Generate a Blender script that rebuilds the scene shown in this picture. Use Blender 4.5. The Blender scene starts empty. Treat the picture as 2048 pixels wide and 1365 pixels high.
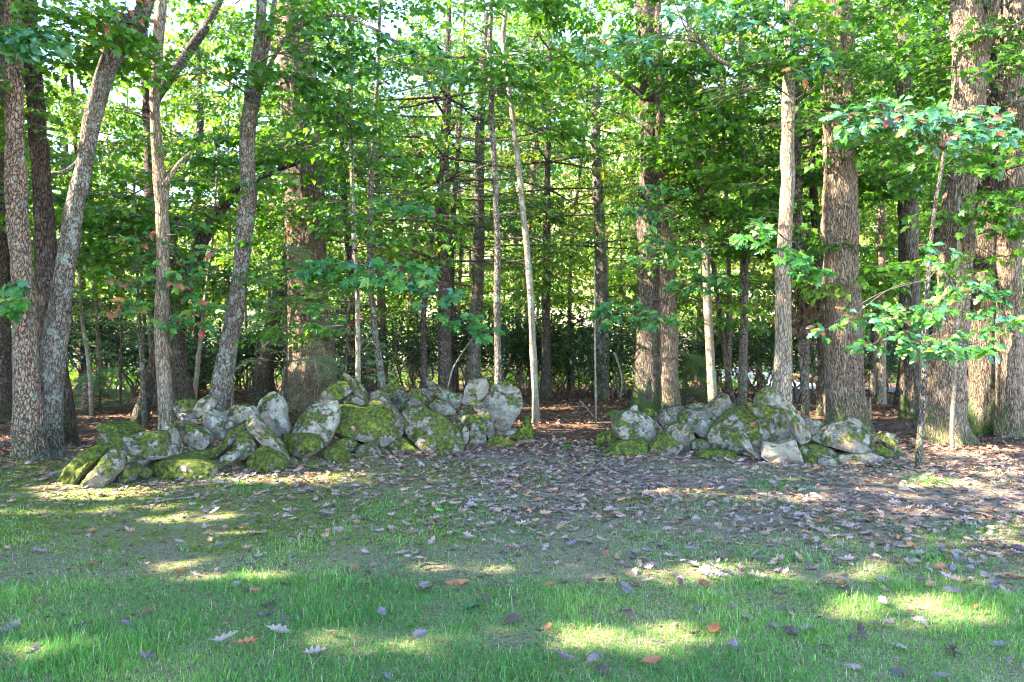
import bpy, math, random
import numpy as np
from mathutils import Matrix, Vector

rng = np.random.default_rng(11)
random.seed(11)
PI = math.pi
R = math.radians
SC = bpy.context.scene
COL = SC.collection

# ------------------------------------------------------------------ camera, sky, sun, exposure
F = 1400.0; CX = 1024.0; CY = 682.5; EYE = 1.5
cam_d = bpy.data.cameras.new('camera')
cam_d.sensor_width = 36.0
cam_d.lens = F / 2048.0 * 36.0
cam_d.clip_start = 0.05
cam_d.clip_end = 900.0
cam = bpy.data.objects.new('camera', cam_d)
cam.location = (0, 0, EYE); cam.rotation_euler = (R(90), 0, 0)
COL.objects.link(cam); SC.camera = cam

SUN_EL = 38.0
SUN_AZ = 8.0       # degrees the sun stands behind the camera's left
SUN = np.array([-math.cos(R(SUN_EL)) * math.cos(R(SUN_AZ)), -math.cos(R(SUN_EL)) * math.sin(R(SUN_AZ)), math.sin(R(SUN_EL))])
world = bpy.data.worlds.new('World'); SC.world = world; world.use_nodes = True
wn = world.node_tree.nodes; wl = world.node_tree.links
for n in list(wn): wn.remove(n)
sky = wn.new('ShaderNodeTexSky'); sky.sky_type = 'NISHITA'; sky.sun_disc = False
sky.sun_elevation = R(SUN_EL); sky.sun_rotation = math.atan2(SUN[0], SUN[1]) % (2 * PI)
sky.air_density = 0.62; sky.dust_density = 0.0; sky.ozone_density = 1.0; sky.altitude = 1500
bg = wn.new('ShaderNodeBackground'); bg.inputs[1].default_value = 0.15
wo = wn.new('ShaderNodeOutputWorld')
wl.new(sky.outputs[0], bg.inputs[0]); wl.new(bg.outputs[0], wo.inputs[0])
sun_d = bpy.data.lights.new('sun', 'SUN'); sun_d.energy = 3.4; sun_d.angle = R(0.53); sun_d.color = (1.0, 0.93, 0.80)
sun = bpy.data.objects.new('sun', sun_d); COL.objects.link(sun)
sun.rotation_euler = Vector(SUN).to_track_quat('Z', 'Y').to_euler()
SC.view_settings.view_transform = 'Standard'; SC.view_settings.look = 'None'
SC.view_settings.exposure = 4.3; SC.view_settings.gamma = 1.0
SC.render.engine = 'CYCLES'
cy = SC.cycles
cy.max_bounces = 7; cy.diffuse_bounces = 4; cy.glossy_bounces = 2; cy.transmission_bounces = 5; cy.transparent_max_bounces = 4
cy.sample_clamp_indirect = 4.0; cy.use_denoising = True; cy.filter_width = 1.1
cy.use_adaptive_sampling = True; cy.adaptive_threshold = 0.015
SC.render.use_persistent_data = False

# ------------------------------------------------------------------ helpers: space, noise, objects
def P(px, py, Y):
    """the place whose picture is (px, py) when it stands Y metres away"""
    return np.array([(px - CX) * Y / F, Y, EYE - (py - CY) * Y / F])

def _h(i, j, k, s):
    n = (i * 374761393 + j * 668265263 + k * 2147483647 + s * 974634777) & 0xffffffff
    n = ((n ^ (n >> 13)) * 1274126177) & 0xffffffff
    n = (n ^ (n >> 16)) & 0xffffffff
    return n.astype(np.float64) / 4294967295.0

def noise(p, seed=0):
    """smooth value noise of N x 3 points, -1..1"""
    p = np.asarray(p, float); f = np.floor(p); t = p - f; t = t * t * (3 - 2 * t)
    i, j, k = (f[..., a].astype(np.int64) for a in range(3))
    r = 0
    for a in (0, 1):
        for b in (0, 1):
            for c in (0, 1):
                w = (t[..., 0] if a else 1 - t[..., 0]) * (t[..., 1] if b else 1 - t[..., 1]) * (t[..., 2] if c else 1 - t[..., 2])
                r = r + w * _h(i + a, j + b, k + c, seed)
    return r * 2 - 1

def fbm(p, seed=0, oct=4):
    r = 0; a = 1; q = np.asarray(p, float); tot = 0
    for o in range(oct):
        r = r + a * noise(q, seed + o * 17); tot += a; a *= .5; q = q * 2.03 + 5.1
    return r / tot

LEFT_BASE = ([60, 170, 330, 430, 560, 700, 800, 900, 980, 1060, 1120], [6.9, 6.95, 7.4, 7.7, 8.0, 8.6, 8.9, 9.15, 9.5, 9.9, 10.2])
RIGHT_BASE = ([1160, 1230, 1330, 1440, 1560, 1700, 1800, 1880], [9.3, 9.0, 8.9, 8.75, 8.45, 8.35, 8.35, 8.4])

def gh(x, y):
    """height of the ground"""
    x = np.asarray(x, float); y = np.asarray(y, float)
    q = np.stack([x, y, 0 * x], -1)
    h = 0.05 * noise(q * .35, 3) + 0.018 * noise(q * 1.7, 4) * np.clip((y - 4) / 4, 0, 1)
    px = CX + F * x / np.maximum(y, .5)
    for base, lo, hi, hh in ((LEFT_BASE, 150, 1050, .24), (RIGHT_BASE, 1200, 1790, .18)):
        b = np.interp(px, base[0], base[1])
        d = y - b
        m = np.clip(np.minimum(px - lo, hi - px) / 90.0, 0, 1)
        m = m * m * (3 - 2 * m)
        prof = np.where(d < .95, np.clip((d - .3) / .65, 0, 1), np.clip((2.3 - d) / 1.5, 0, 1))
        prof = prof * prof * (3 - 2 * prof)
        h = h + hh * m * prof
    far = np.clip((y - 55) / 55, 0, 1)
    side = 1 + .35 * np.tanh((x - 5) / 25)
    h = h + far * far * (3 - 2 * far) * 27 * side
    h = h - .6 * np.clip((y - 20) / 12, 0, 1) * np.clip((58 - y) / 20, 0, 1)
    return h

def mesh_obj(name, V, faces, mat=None, parent=None, tint=None, smooth=False, sharp=None, midx=None, loc=None):
    """faces: list of (m x k) int arrays"""
    me = bpy.data.meshes.new(name)
    V = np.asarray(V, np.float32)
    if loc is not None: V = V - np.asarray(loc, np.float32)
    me.vertices.add(len(V)); me.vertices.foreach_set('co', V.ravel())
    faces = [np.asarray(f, np.int32) for f in faces if len(f)]
    nl = sum(f.size for f in faces); npoly = sum(len(f) for f in faces)
    me.loops.add(nl); me.loops.foreach_set('vertex_index', np.concatenate([f.ravel() for f in faces]))
    me.polygons.add(npoly)
    sizes = np.concatenate([np.full(len(f), f.shape[1], np.int32) for f in faces])
    starts = np.concatenate([[0], np.cumsum(sizes)[:-1]]).astype(np.int32)
    me.polygons.foreach_set('loop_start', starts)
    if midx is not None: me.polygons.foreach_set('material_index', np.asarray(midx, np.int32))
    if tint is not None:
        a = me.attributes.new('tint', 'FLOAT', 'POINT'); a.data.foreach_set('value', np.asarray(tint, np.float32))
    me.polygons.foreach_set('use_smooth', np.full(npoly, bool(smooth)))
    me.update(calc_edges=True)
    if sharp is not None: me.set_sharp_from_angle(angle=R(sharp))
    if mat is not None:
        for m in (mat if isinstance(mat, (list, tuple)) else [mat]): me.materials.append(m)
    o = bpy.data.objects.new(name, me); COL.objects.link(o)
    if parent is not None: o.parent = parent
    return o

def tag(o, label=None, cat=None, group=None, kind=None):
    if label: o['label'] = label
    if cat: o['category'] = cat
    if group: o['group'] = group
    if kind: o['kind'] = kind
    return o

def thing(name, loc, label, cat, group=None):
    o = bpy.data.objects.new(name, None); o.empty_display_size = .2
    o.location = [float(v) for v in loc]; COL.objects.link(o)
    return tag(o, label, cat, group)

# ------------------------------------------------------------------ materials
class MatB:
    def __init__(self, name):
        self.m = bpy.data.materials.new(name); self.m.use_nodes = True
        self.t = self.m.node_tree
        for n in list(self.t.nodes): self.t.nodes.remove(n)
        self.out = self.t.nodes.new('ShaderNodeOutputMaterial')
    def n(self, typ, **kw):
        nd = self.t.nodes.new('ShaderNode' + typ)
        for k, v in kw.items():
            if k in ('inp',):
                for a, b in v.items():
                    if isinstance(b, bpy.types.NodeSocket): self.t.links.new(b, nd.inputs[a])
                    else: nd.inputs[a].default_value = b
            else: setattr(nd, k, v)
        return nd
    def link(self, a, b): self.t.links.new(a, b)
    def math(self, op, a, b=None, c=None, clamp=False):
        nd = self.t.nodes.new('ShaderNodeMath'); nd.operation = op; nd.use_clamp = clamp
        for i, v in enumerate((a, b, c)):
            if v is None: continue
            if isinstance(v, bpy.types.NodeSocket): self.link(v, nd.inputs[i])
            else: nd.inputs[i].default_value = v
        return nd.outputs[0]
    def ramp(self, fac, stops, interp='LINEAR'):
        nd = self.t.nodes.new('ShaderNodeValToRGB'); nd.color_ramp.interpolation = interp
        el = nd.color_ramp.elements
        while len(el) < len(stops): el.new(.5)
        for e, (p, c) in zip(el, stops):
            e.position = p; e.color = (c if len(c) == 4 else (*c, 1)) if hasattr(c, '__len__') else (c, c, c, 1)
        self.link(fac, nd.inputs[0]); return nd.outputs[0]
    def mix(self, fac, a, b, mode='MIX'):
        nd = self.t.nodes.new('ShaderNodeMix'); nd.data_type = 'RGBA'; nd.blend_type = mode
        for s, v in ((nd.inputs[0], fac), (nd.inputs[6], a), (nd.inputs[7], b)):
            if isinstance(v, bpy.types.NodeSocket): self.link(v, s)
            else: s.default_value = v if not hasattr(v, '__len__') or len(v) == 4 else (*v, 1)
        return nd.outputs[2]
    def coord(self, kind='Object', scale=(1, 1, 1)):
        tc = self.n('TexCoord'); mp = self.n('Mapping'); self.link(tc.outputs[kind], mp.inputs[0])
        mp.inputs['Scale'].default_value = scale
        return mp.outputs[0]
    def noise(self, vec, scale, detail=4, rough=.6, dist=0):
        nd = self.n('TexNoise', inp={'Vector': vec, 'Scale': scale, 'Detail': detail, 'Roughness': rough, 'Distortion': dist}); return nd.outputs[0]
    def voro(self, vec, scale, feature='F1', rnd=1.0):
        nd = self.n('TexVoronoi', feature=feature, inp={'Vector': vec, 'Scale': scale, 'Randomness': rnd}); return nd.outputs[0]
    def bump(self, h, strength, dist, nrm=None):
        i = {'Height': h, 'Strength': strength, 'Distance': dist}
        if nrm is not None: i['Normal'] = nrm
        return self.n('Bump', inp=i).outputs[0]
    def princ(self, col, rough=.8, spec=.3, nrm=None):
        nd = self.n('BsdfPrincipled')
        for k, v in (('Base Color', col), ('Roughness', rough), ('Specular IOR Level', spec), ('Normal', nrm)):
            if v is None: continue
            if isinstance(v, bpy.types.NodeSocket): self.link(v, nd.inputs[k])
            else: nd.inputs[k].default_value = v if not hasattr(v, '__len__') or len(v) == 4 else (*v, 1)
        return nd.outputs[0]
    def done(self, sh):
        self.link(sh, self.out.inputs[0]); return self.m

def leaf_mat(name, stops, trans=.5, tcol=(1.5, 1.55, .6), rough=.45, spec=.35, use_rand=False, constant=False):
    b = MatB(name)
    at = b.n('Attribute', attribute_name='tint').outputs['Fac']
    if use_rand:
        oi = b.n('ObjectInfo')
        at = b.math('FRACT', b.math('ADD', oi.outputs['Random'], at))
    c = b.ramp(at, stops, 'CONSTANT' if constant else 'LINEAR')
    nz = b.noise(b.coord('Object'), 60 if not use_rand else 14, 2)
    c = b.mix(b.math('MULTIPLY', nz, .5), c, b.mix(1.0, c, (.55, .6, .5), 'MULTIPLY'))
    p = b.princ(c, rough, spec)
    if trans <= 0: return b.done(p)
    tc = b.mix(1.0, c, tcol, 'MULTIPLY')
    tr = b.n('BsdfTranslucent', inp={'Color': tc}).outputs[0]
    mx = b.n('MixShader', inp={0: trans}); b.link(p, mx.inputs[1]); b.link(tr, mx.inputs[2])
    return b.done(mx.outputs[0])

G = [(0.0, (.035, .10, .012)), (.3, (.06, .155, .014)), (.6, (.10, .22, .018)), (.85, (.17, .28, .02)), (.95, (.28, .26, .03)), (1.0, (.35, .14, .03))]
M_maple = leaf_mat('maple_leaf', G, .5)
G2 = [(0.0, (.02, .07, .025)), (.4, (.035, .11, .035)), (.8, (.06, .16, .03)), (.9, (.12, .2, .03)), (.93, (.28, .08, .04)), (1.0, (.32, .1, .05))]
M_oak = leaf_mat('oak_leaf', G2, .38, (1.2, 1.5, .5), .32, .5)
M_far = leaf_mat('far_leaf', [(0.0, (.04, .11, .014)), (.35, (.075, .16, .018)), (.65, (.13, .22, .022)), (.82, (.22, .27, .04)), (.93, (.38, .30, .12)), (1.0, (.42, .24, .08))], .42)
M_roof = leaf_mat('canopy_leaf', G, .3)
M_laurel = leaf_mat('laurel_leaf', [(0.0, (.012, .035, .008)), (.6, (.025, .065, .012)), (1.0, (.06, .12, .02))], .2, rough=.3, spec=.5)
M_needle = leaf_mat('needle', [(0.0, (.015, .05, .012)), (.6, (.035, .09, .02)), (1.0, (.09, .15, .04))], .3)
M_needle2 = leaf_mat('soft_needle', [(0.0, (.07, .14, .05)), (.6, (.13, .22, .08)), (1.0, (.3, .33, .16))], .3)
M_green_leaf = leaf_mat('near_green_leaf', [(0.0, (.025, .095, .022)), (.35, (.04, .14, .02)), (.65, (.06, .18, .02)), (.88, (.11, .23, .025)), (1.0, (.2, .28, .04))], .42, (1.3, 1.5, .5), .38, .45, use_rand=True)
M_blue_leaf = leaf_mat('blue_green_leaf', [(0.0, (.03, .11, .055)), (.5, (.045, .14, .05)), (1.0, (.07, .17, .035))], .25, (1.0, 1.5, .5), .3, .6, use_rand=True)
M_red_leaf = leaf_mat('red_leaf', [(0.0, (.24, .05, .035)), (.5, (.32, .12, .06)), (1.0, (.42, .16, .03))], .35, (1.4, 1.0, .8), .4, .4, use_rand=True)
DEAD = [(0.0, (.12, .075, .055)), (.18, (.27, .18, .15)), (.35, (.15, .085, .055)), (.5, (.34, .22, .17)), (.65, (.23, .155, .14)), (.8, (.38, .24, .16)), (.93, (.36, .15, .06)), (1.0, (.09, .055, .045))]
M_dead = leaf_mat('dead_leaf', DEAD, .12, (1.2, .9, .6), .6, .3)
M_dead_one = leaf_mat('dead_leaf_single', DEAD, .15, (1.2, .9, .6), .6, .3, use_rand=True)
M_litter = leaf_mat('forest_litter', [(0.0, (.08, .045, .025)), (.3, (.15, .08, .045)), (.55, (.22, .12, .07)), (.8, (.12, .06, .035)), (1.0, (.32, .18, .11))], .1, (1.2, .8, .5), .7, .2)
M_grass = leaf_mat('grass_blade', [(0.0, (.06, .17, .04)), (.3, (.09, .24, .045)), (.6, (.15, .32, .045)), (.78, (.27, .38, .06)), (.88, (.42, .38, .19)), (1.0, (.5, .42, .28))], .42, (1.3, 1.5, .5), .45, .3)
M_mosst = leaf_mat('moss_tuft', [(0.0, (.05, .09, .008)), (.6, (.11, .17, .012)), (1.0, (.2, .26, .02))], .2, (1.2, 1.3, .5), .8, .1)

def bark_mat(name, base, dark, light, lichen=.4, moss=.2, vs=16.0, zs=.22, strength=.9, cork=False, light_amt=.5):
    b = MatB(name)
    v = b.coord('Object', (1, 1, zs))
    wob = b.noise(v, vs * .35, 3)
    wv = b.n('VectorMath', operation='ADD'); b.link(v, wv.inputs[0])
    sc = b.n('VectorMath', operation='SCALE'); b.link(b.n('TexNoise', inp={'Vector': v, 'Scale': vs * .8, 'Detail': 3}).outputs[1], sc.inputs[0]); sc.inputs['Scale'].default_value = .07
    b.link(sc.outputs[0], wv.inputs[1])
    ve = b.voro(wv.outputs[0], vs, 'DISTANCE_TO_EDGE')
    fine = b.noise(b.coord('Object', (1, 1, .4)), vs * 4, 5, .7)
    crack = b.ramp(ve, [(0, 0.0), (.14, .75), (.35, 1.0)])
    h = b.math('ADD', crack, b.math('MULTIPLY', fine, .6))
    c = b.mix(b.ramp(fine, [(.3, 0.0), (.7, 1.0)]), base, light)
    c = b.mix(b.math('MULTIPLY', b.ramp(b.noise(b.coord('Object', (1, 1, .5)), 2.2, 3), [(.4, 0.0), (.65, 1.0)]), .6), c, b.mix(1.0, c, (.72, .66, .6), 'MULTIPLY'))
    c = b.mix(crack, dark, c)
    ln = b.noise(b.coord('Object', (1, 1, .8)), 9, 6, .7)
    lm = b.ramp(ln, [(.60 - .12 * lichen, 0.0), (.66 - .12 * lichen, 1.0)])
    c = b.mix(b.math('MULTIPLY', lm, lichen), c, (.28, .32, .24))
    if moss:
        g = b.n('SeparateXYZ'); b.link(b.n('TexCoord').outputs['Object'], g.inputs[0])
        low = b.n('MapRange', inp={'Value': g.outputs[2], 1: .9, 2: -.1}).outputs[0]
        mm = b.math('MULTIPLY', b.ramp(b.math('ADD', b.noise(b.coord('Object'), 7, 4), b.math('MULTIPLY', low, .3)), [(.58, 0.0), (.75, 1.0)]), moss)
        c = b.mix(mm, c, (.07, .11, .02))
    n1 = b.bump(h, strength, .04)
    return b.done(b.princ(c, .9, .15, n1))

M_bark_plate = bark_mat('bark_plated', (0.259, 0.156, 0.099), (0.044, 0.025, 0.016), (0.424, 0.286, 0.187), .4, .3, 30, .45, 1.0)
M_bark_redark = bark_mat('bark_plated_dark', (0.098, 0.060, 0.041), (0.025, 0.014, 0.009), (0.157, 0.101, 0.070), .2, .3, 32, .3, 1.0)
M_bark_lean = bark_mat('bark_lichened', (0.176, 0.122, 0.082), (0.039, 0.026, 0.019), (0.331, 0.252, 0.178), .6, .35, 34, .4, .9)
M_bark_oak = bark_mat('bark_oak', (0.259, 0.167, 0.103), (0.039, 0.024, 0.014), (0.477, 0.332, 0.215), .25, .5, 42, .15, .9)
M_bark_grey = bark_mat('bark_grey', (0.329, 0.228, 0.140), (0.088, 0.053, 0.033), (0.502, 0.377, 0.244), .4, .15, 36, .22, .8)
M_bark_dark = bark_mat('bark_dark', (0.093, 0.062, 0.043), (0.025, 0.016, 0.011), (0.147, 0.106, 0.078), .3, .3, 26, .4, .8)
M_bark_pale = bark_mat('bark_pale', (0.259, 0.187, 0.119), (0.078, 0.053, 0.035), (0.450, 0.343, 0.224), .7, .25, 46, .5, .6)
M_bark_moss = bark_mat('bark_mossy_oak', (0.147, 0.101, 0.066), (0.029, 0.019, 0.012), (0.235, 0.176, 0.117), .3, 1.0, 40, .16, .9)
M_twig = bark_mat('twig_bark', (.10, .075, .055), (.03, .02, .015), (.16, .13, .1), .2, 0, 60, .5, .3)
M_stem = bark_mat('laurel_bark', (.16, .11, .08), (.05, .03, .02), (.26, .2, .15), .2, 0, 60, .3, .4)
M_snag = bark_mat('broken_wood', (.42, .26, .16), (.12, .06, .035), (.55, .38, .26), .1, .1, 40, .1, .8)

def stone_mat():
    b = MatB('mossy_stone')
    moss = b.n('Attribute', attribute_type='OBJECT', attribute_name='moss').outputs['Fac']
    tone = b.n('Attribute', attribute_type='OBJECT', attribute_name='tone').outputs['Fac']
    geo = b.n('NewGeometry'); nz = b.n('SeparateXYZ'); b.link(geo.outputs['Normal'], nz.inputs[0])
    tc = b.n('TexCoord').outputs['Object']
    off = b.n('VectorMath', operation='ADD'); b.link(tc, off.inputs[0])
    rv = b.n('CombineXYZ'); oi = b.n('ObjectInfo'); r10 = b.math('MULTIPLY', oi.outputs['Random'], 37.0)
    for i in range(3): b.link(r10, rv.inputs[i])
    b.link(rv.outputs[0], off.inputs[1]); v = off.outputs[0]
    big = b.noise(v, 3.2, 5, .6); med = b.noise(v, 14, 6, .7); fine = b.noise(v, 70, 4, .7)
    stv = b.n('Mapping', inp={'Vector': v}); stv.inputs['Rotation'].default_value = (.25, .3, 0); stv.inputs['Scale'].default_value = (1.2, 1.2, 9)
    strata = b.noise(stv.outputs[0], 3.0, 4, .6, .4)
    c = b.mix(b.ramp(med, [(.32, 0.0), (.68, 1.0)]), (.075, .06, .042), (.215, .182, .128))
    c = b.mix(b.ramp(big, [(.35, 0.0), (.65, 1.0)]), c, b.mix(1.0, c, (1.05, .86, .68), 'MULTIPLY'))
    c = b.mix(b.math('MULTIPLY', b.ramp(strata, [(.42, 1.0), (.52, 0.0)]), .45), c, (.09, .085, .075))
    c = b.mix(1.0, c, b.ramp(tone, [(0, .25), (1, 1.55)]), 'MULTIPLY')
    # pale and blue-green crusts of lichen, dark specks
    lv = b.voro(v, 11, 'F1'); ln = b.noise(v, 5.5, 5, .75)
    lich = b.ramp(b.math('SUBTRACT', ln, b.math('MULTIPLY', lv, .22)), [(.44, 0.0), (.50, 1.0)])
    c = b.mix(b.math('MULTIPLY', lich, .6), c, b.mix(b.ramp(b.noise(v, 2.1, 2), [(.45, 0.0), (.6, 1.0)]), (.28, .275, .185), (.15, .19, .125)))
    c = b.mix(b.math('MULTIPLY', b.ramp(fine, [(.58, 0.0), (.7, 1.0)]), .5), c, (.035, .03, .025))
    c = b.mix(b.math('MULTIPLY', b.ramp(b.noise(v, 45, 3), [(.62, 0.0), (.7, 1.0)]), .6), c, (.5, .5, .45))
    # moss where the stone looks up, by clumps
    mn = b.noise(v, 6.5, 7, .72)
    mn = b.math('ADD', b.math('MULTIPLY', b.math('SUBTRACT', mn, .5), 1.5), .5)
    ma = b.math('ADD', b.math('MULTIPLY', nz.outputs[2], .2), mn)
    ma = b.math('ADD', ma, b.math('MULTIPLY', b.math('SUBTRACT', moss, .54), .36))
    mask = b.ramp(b.math('ADD', ma, b.math('MULTIPLY', b.math('SUBTRACT', b.noise(v, 30, 4, .8), .5), .22)), [(.53, 0.0), (.62, 1.0)])
    mc = b.ramp(b.noise(v, 22, 5, .7), [(.36, (.02, .03, .005)), (.46, (.06, .078, .008)), (.56, (.12, .14, .012)), (.66, (.23, .23, .025))])
    c = b.mix(b.math('MULTIPLY', mask, .93), c, mc)
    h = b.math('ADD', b.math('MULTIPLY', med, .5), b.math('ADD', b.math('MULTIPLY', fine, .22), b.math('MULTIPLY', strata, .35)))
    mh = b.math('MULTIPLY', mask, b.math('ADD', .35, b.math('MULTIPLY', b.noise(v, 95, 3, .8), 1.1)))
    h = b.math('ADD', h, mh)
    return b.done(b.princ(c, .92, .15, b.bump(h, 1.0, .028)))
M_stone = stone_mat()

def ground_mat():
    b = MatB('woodland_ground')
    w = b.n('NewGeometry').outputs['Position']; s = b.n('SeparateXYZ'); b.link(w, s.inputs[0]); X, Y = s.outputs[0], s.outputs[1]
    big = b.noise(w, .9, 4, .6); med = b.noise(w, 7, 6, .7); fine = b.noise(w, 60, 4, .75)
    soil = b.mix(b.ramp(fine, [(.35, 0.0), (.65, 1.0)]), (.05, .036, .022), (.15, .11, .075))
    soil = b.mix(b.ramp(med, [(.4, 0.0), (.62, 1.0)]), soil, (.23, .17, .12))
    soil = b.mix(b.ramp(b.noise(w, 200, 2, .6), [(.58, 0.0), (.7, 1.0)]), soil, (.24, .20, .18))
    mossc = b.ramp(b.noise(w, 32, 5, .7), [(.3, (.07, .08, .02)), (.5, (.13, .15, .03)), (.72, (.26, .25, .08))])
    # moss grows on the ground in front of the left heap
    mx = b.n('MapRange', inp={'Value': X, 1: .8, 2: -1.4}).outputs[0]
    my = b.math('MULTIPLY', b.n('MapRange', inp={'Value': Y, 1: 4.6, 2: 5.6}).outputs[0], b.n('MapRange', inp={'Value': Y, 1: 9.6, 2: 8.4}).outputs[0])
    mm = b.math('MULTIPLY', b.math('MULTIPLY', mx, my), 1.0)
    mm = b.ramp(b.math('ADD', b.math('MULTIPLY', mm, .34), b.noise(w, 2.6, 6, .7)), [(.60, 0.0), (.70, 1.0)])
    grass = b.mix(b.ramp(fine, [(.4, 0.0), (.6, 1.0)]), (.10, .075, .035), (.26, .20, .12))
    gm = b.math('ADD', b.n('MapRange', inp={'Value': Y, 1: 6.4, 2: 4.8}).outputs[0], b.math('MULTIPLY', b.math('SUBTRACT', big, .5), 1.4), clamp=True)
    c = b.mix(gm, soil, grass)
    c = b.mix(b.math('MULTIPLY', mm, b.ramp(b.noise(w, 5, 5, .75), [(.42, .25), (.56, .95)])), c, mossc)
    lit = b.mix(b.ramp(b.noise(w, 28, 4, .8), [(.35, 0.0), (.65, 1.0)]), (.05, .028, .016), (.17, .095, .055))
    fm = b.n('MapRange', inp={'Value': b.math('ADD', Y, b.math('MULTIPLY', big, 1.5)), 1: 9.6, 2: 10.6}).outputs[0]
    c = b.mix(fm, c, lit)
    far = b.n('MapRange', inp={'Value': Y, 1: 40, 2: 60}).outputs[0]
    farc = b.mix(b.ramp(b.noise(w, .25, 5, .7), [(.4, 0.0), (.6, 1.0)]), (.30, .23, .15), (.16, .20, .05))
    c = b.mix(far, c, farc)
    h = b.math('ADD', b.math('MULTIPLY', med, .6), b.math('MULTIPLY', fine, .5))
    h = b.math('ADD', h, b.math('MULTIPLY', mm, .5))
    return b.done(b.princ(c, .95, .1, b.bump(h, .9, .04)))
M_ground = ground_mat()
b = MatB('pale_gravel'); v = b.n('NewGeometry').outputs['Position']
M_gravel = b.done(b.princ(b.mix(b.ramp(b.noise(v, 25, 4, .7), [(.4, 0.0), (.6, 1.0)]), (.24, .22, .22), (.36, .34, .34)), .9, .2, b.bump(b.noise(v, 40, 3), .5, .02)))

# ------------------------------------------------------------------ the setting: ground and drive
def grid_sheet(name, xs, ys, mat, dz=0, zf=gh):
    X, Yv = np.meshgrid(xs, ys); Z = zf(X, Yv) + dz
    V = np.stack([X, Yv, Z], -1).reshape(-1, 3)
    nx, ny = len(xs), len(ys); i = np.arange(ny - 1)[:, None] * nx + np.arange(nx - 1)[None]
    Fc = np.stack([i, i + 1, i + nx + 1, i + nx], -1).reshape(-1, 4)
    return mesh_obj(name, V, [Fc], mat, smooth=True)
def dens(a, b, n, mid, k=2.2):
    t = np.linspace(-1, 1, n); return np.where(t < 0, mid + (mid - a) * -np.abs(t) ** k, mid + (b - mid) * np.abs(t) ** k)
xs = dens(-160, 160, 201, 0, 2.4); ys = np.concatenate([np.linspace(-30, 1.5, 30), np.linspace(1.65, 14, 125), np.linspace(14.3, 60, 60), np.linspace(61, 230, 50)])
tag(grid_sheet('ground', xs, ys, M_ground), kind='structure')

drive_pts = np.array([(26, 11), (17, 13.5), (14.5, 17), (13, 22), (12.5, 30), (13, 38), (16, 46), (24, 52)], float)
def catmull(pts, n):
    pts = np.asarray(pts, float)
    if len(pts) < 3:
        t = np.linspace(0, 1, n)[:, None]; return pts[0] * (1 - t) + pts[-1] * t
    p = np.vstack([2 * pts[0] - pts[1], pts, 2 * pts[-1] - pts[-2]]); m = len(pts) - 1
    u = np.linspace(0, m - 1e-9, n); k = u.astype(int); t = (u - k)[:, None]
    a, b_, c, d = p[k], p[k + 1], p[k + 2], p[k + 3]
    return .5 * (2 * b_ + (c - a) * t + (2 * a - 5 * b_ + 4 * c - d) * t ** 2 + (-a + 3 * b_ - 3 * c + d) * t ** 3)
dc = catmull(drive_pts, 90); dt = np.gradient(dc, axis=0); dt /= np.linalg.norm(dt, axis=1)[:, None]; dn = np.stack([-dt[:, 1], dt[:, 0]], 1)
offs = np.linspace(-1.9, 1.9, 7); XY = dc[:, None] + dn[:, None] * offs[None, :, None]
V = np.concatenate([XY, (gh(XY[..., 0], XY[..., 1]) + .05)[..., None]], -1).reshape(-1, 3)
i = np.arange(89)[:, None] * 7 + np.arange(6)[None]
tag(mesh_obj('driveway', V, [np.stack([i, i + 7, i + 8, i + 1], -1).reshape(-1, 4)], M_gravel, smooth=True), kind='structure')

# ------------------------------------------------------------------ tubes: trunks, limbs, twigs
def frames(path):
    T = np.gradient(path, axis=0); T /= np.linalg.norm(T, axis=1)[:, None] + 1e-9
    up = np.array([0, 1.0, 0.02]) if abs(T[0][2]) > .7 else np.array([0, 0, 1.0])
    A = np.cross(T, up); A /= np.linalg.norm(A, axis=1)[:, None] + 1e-9
    B = np.cross(A, T); return T, A, B

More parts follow.
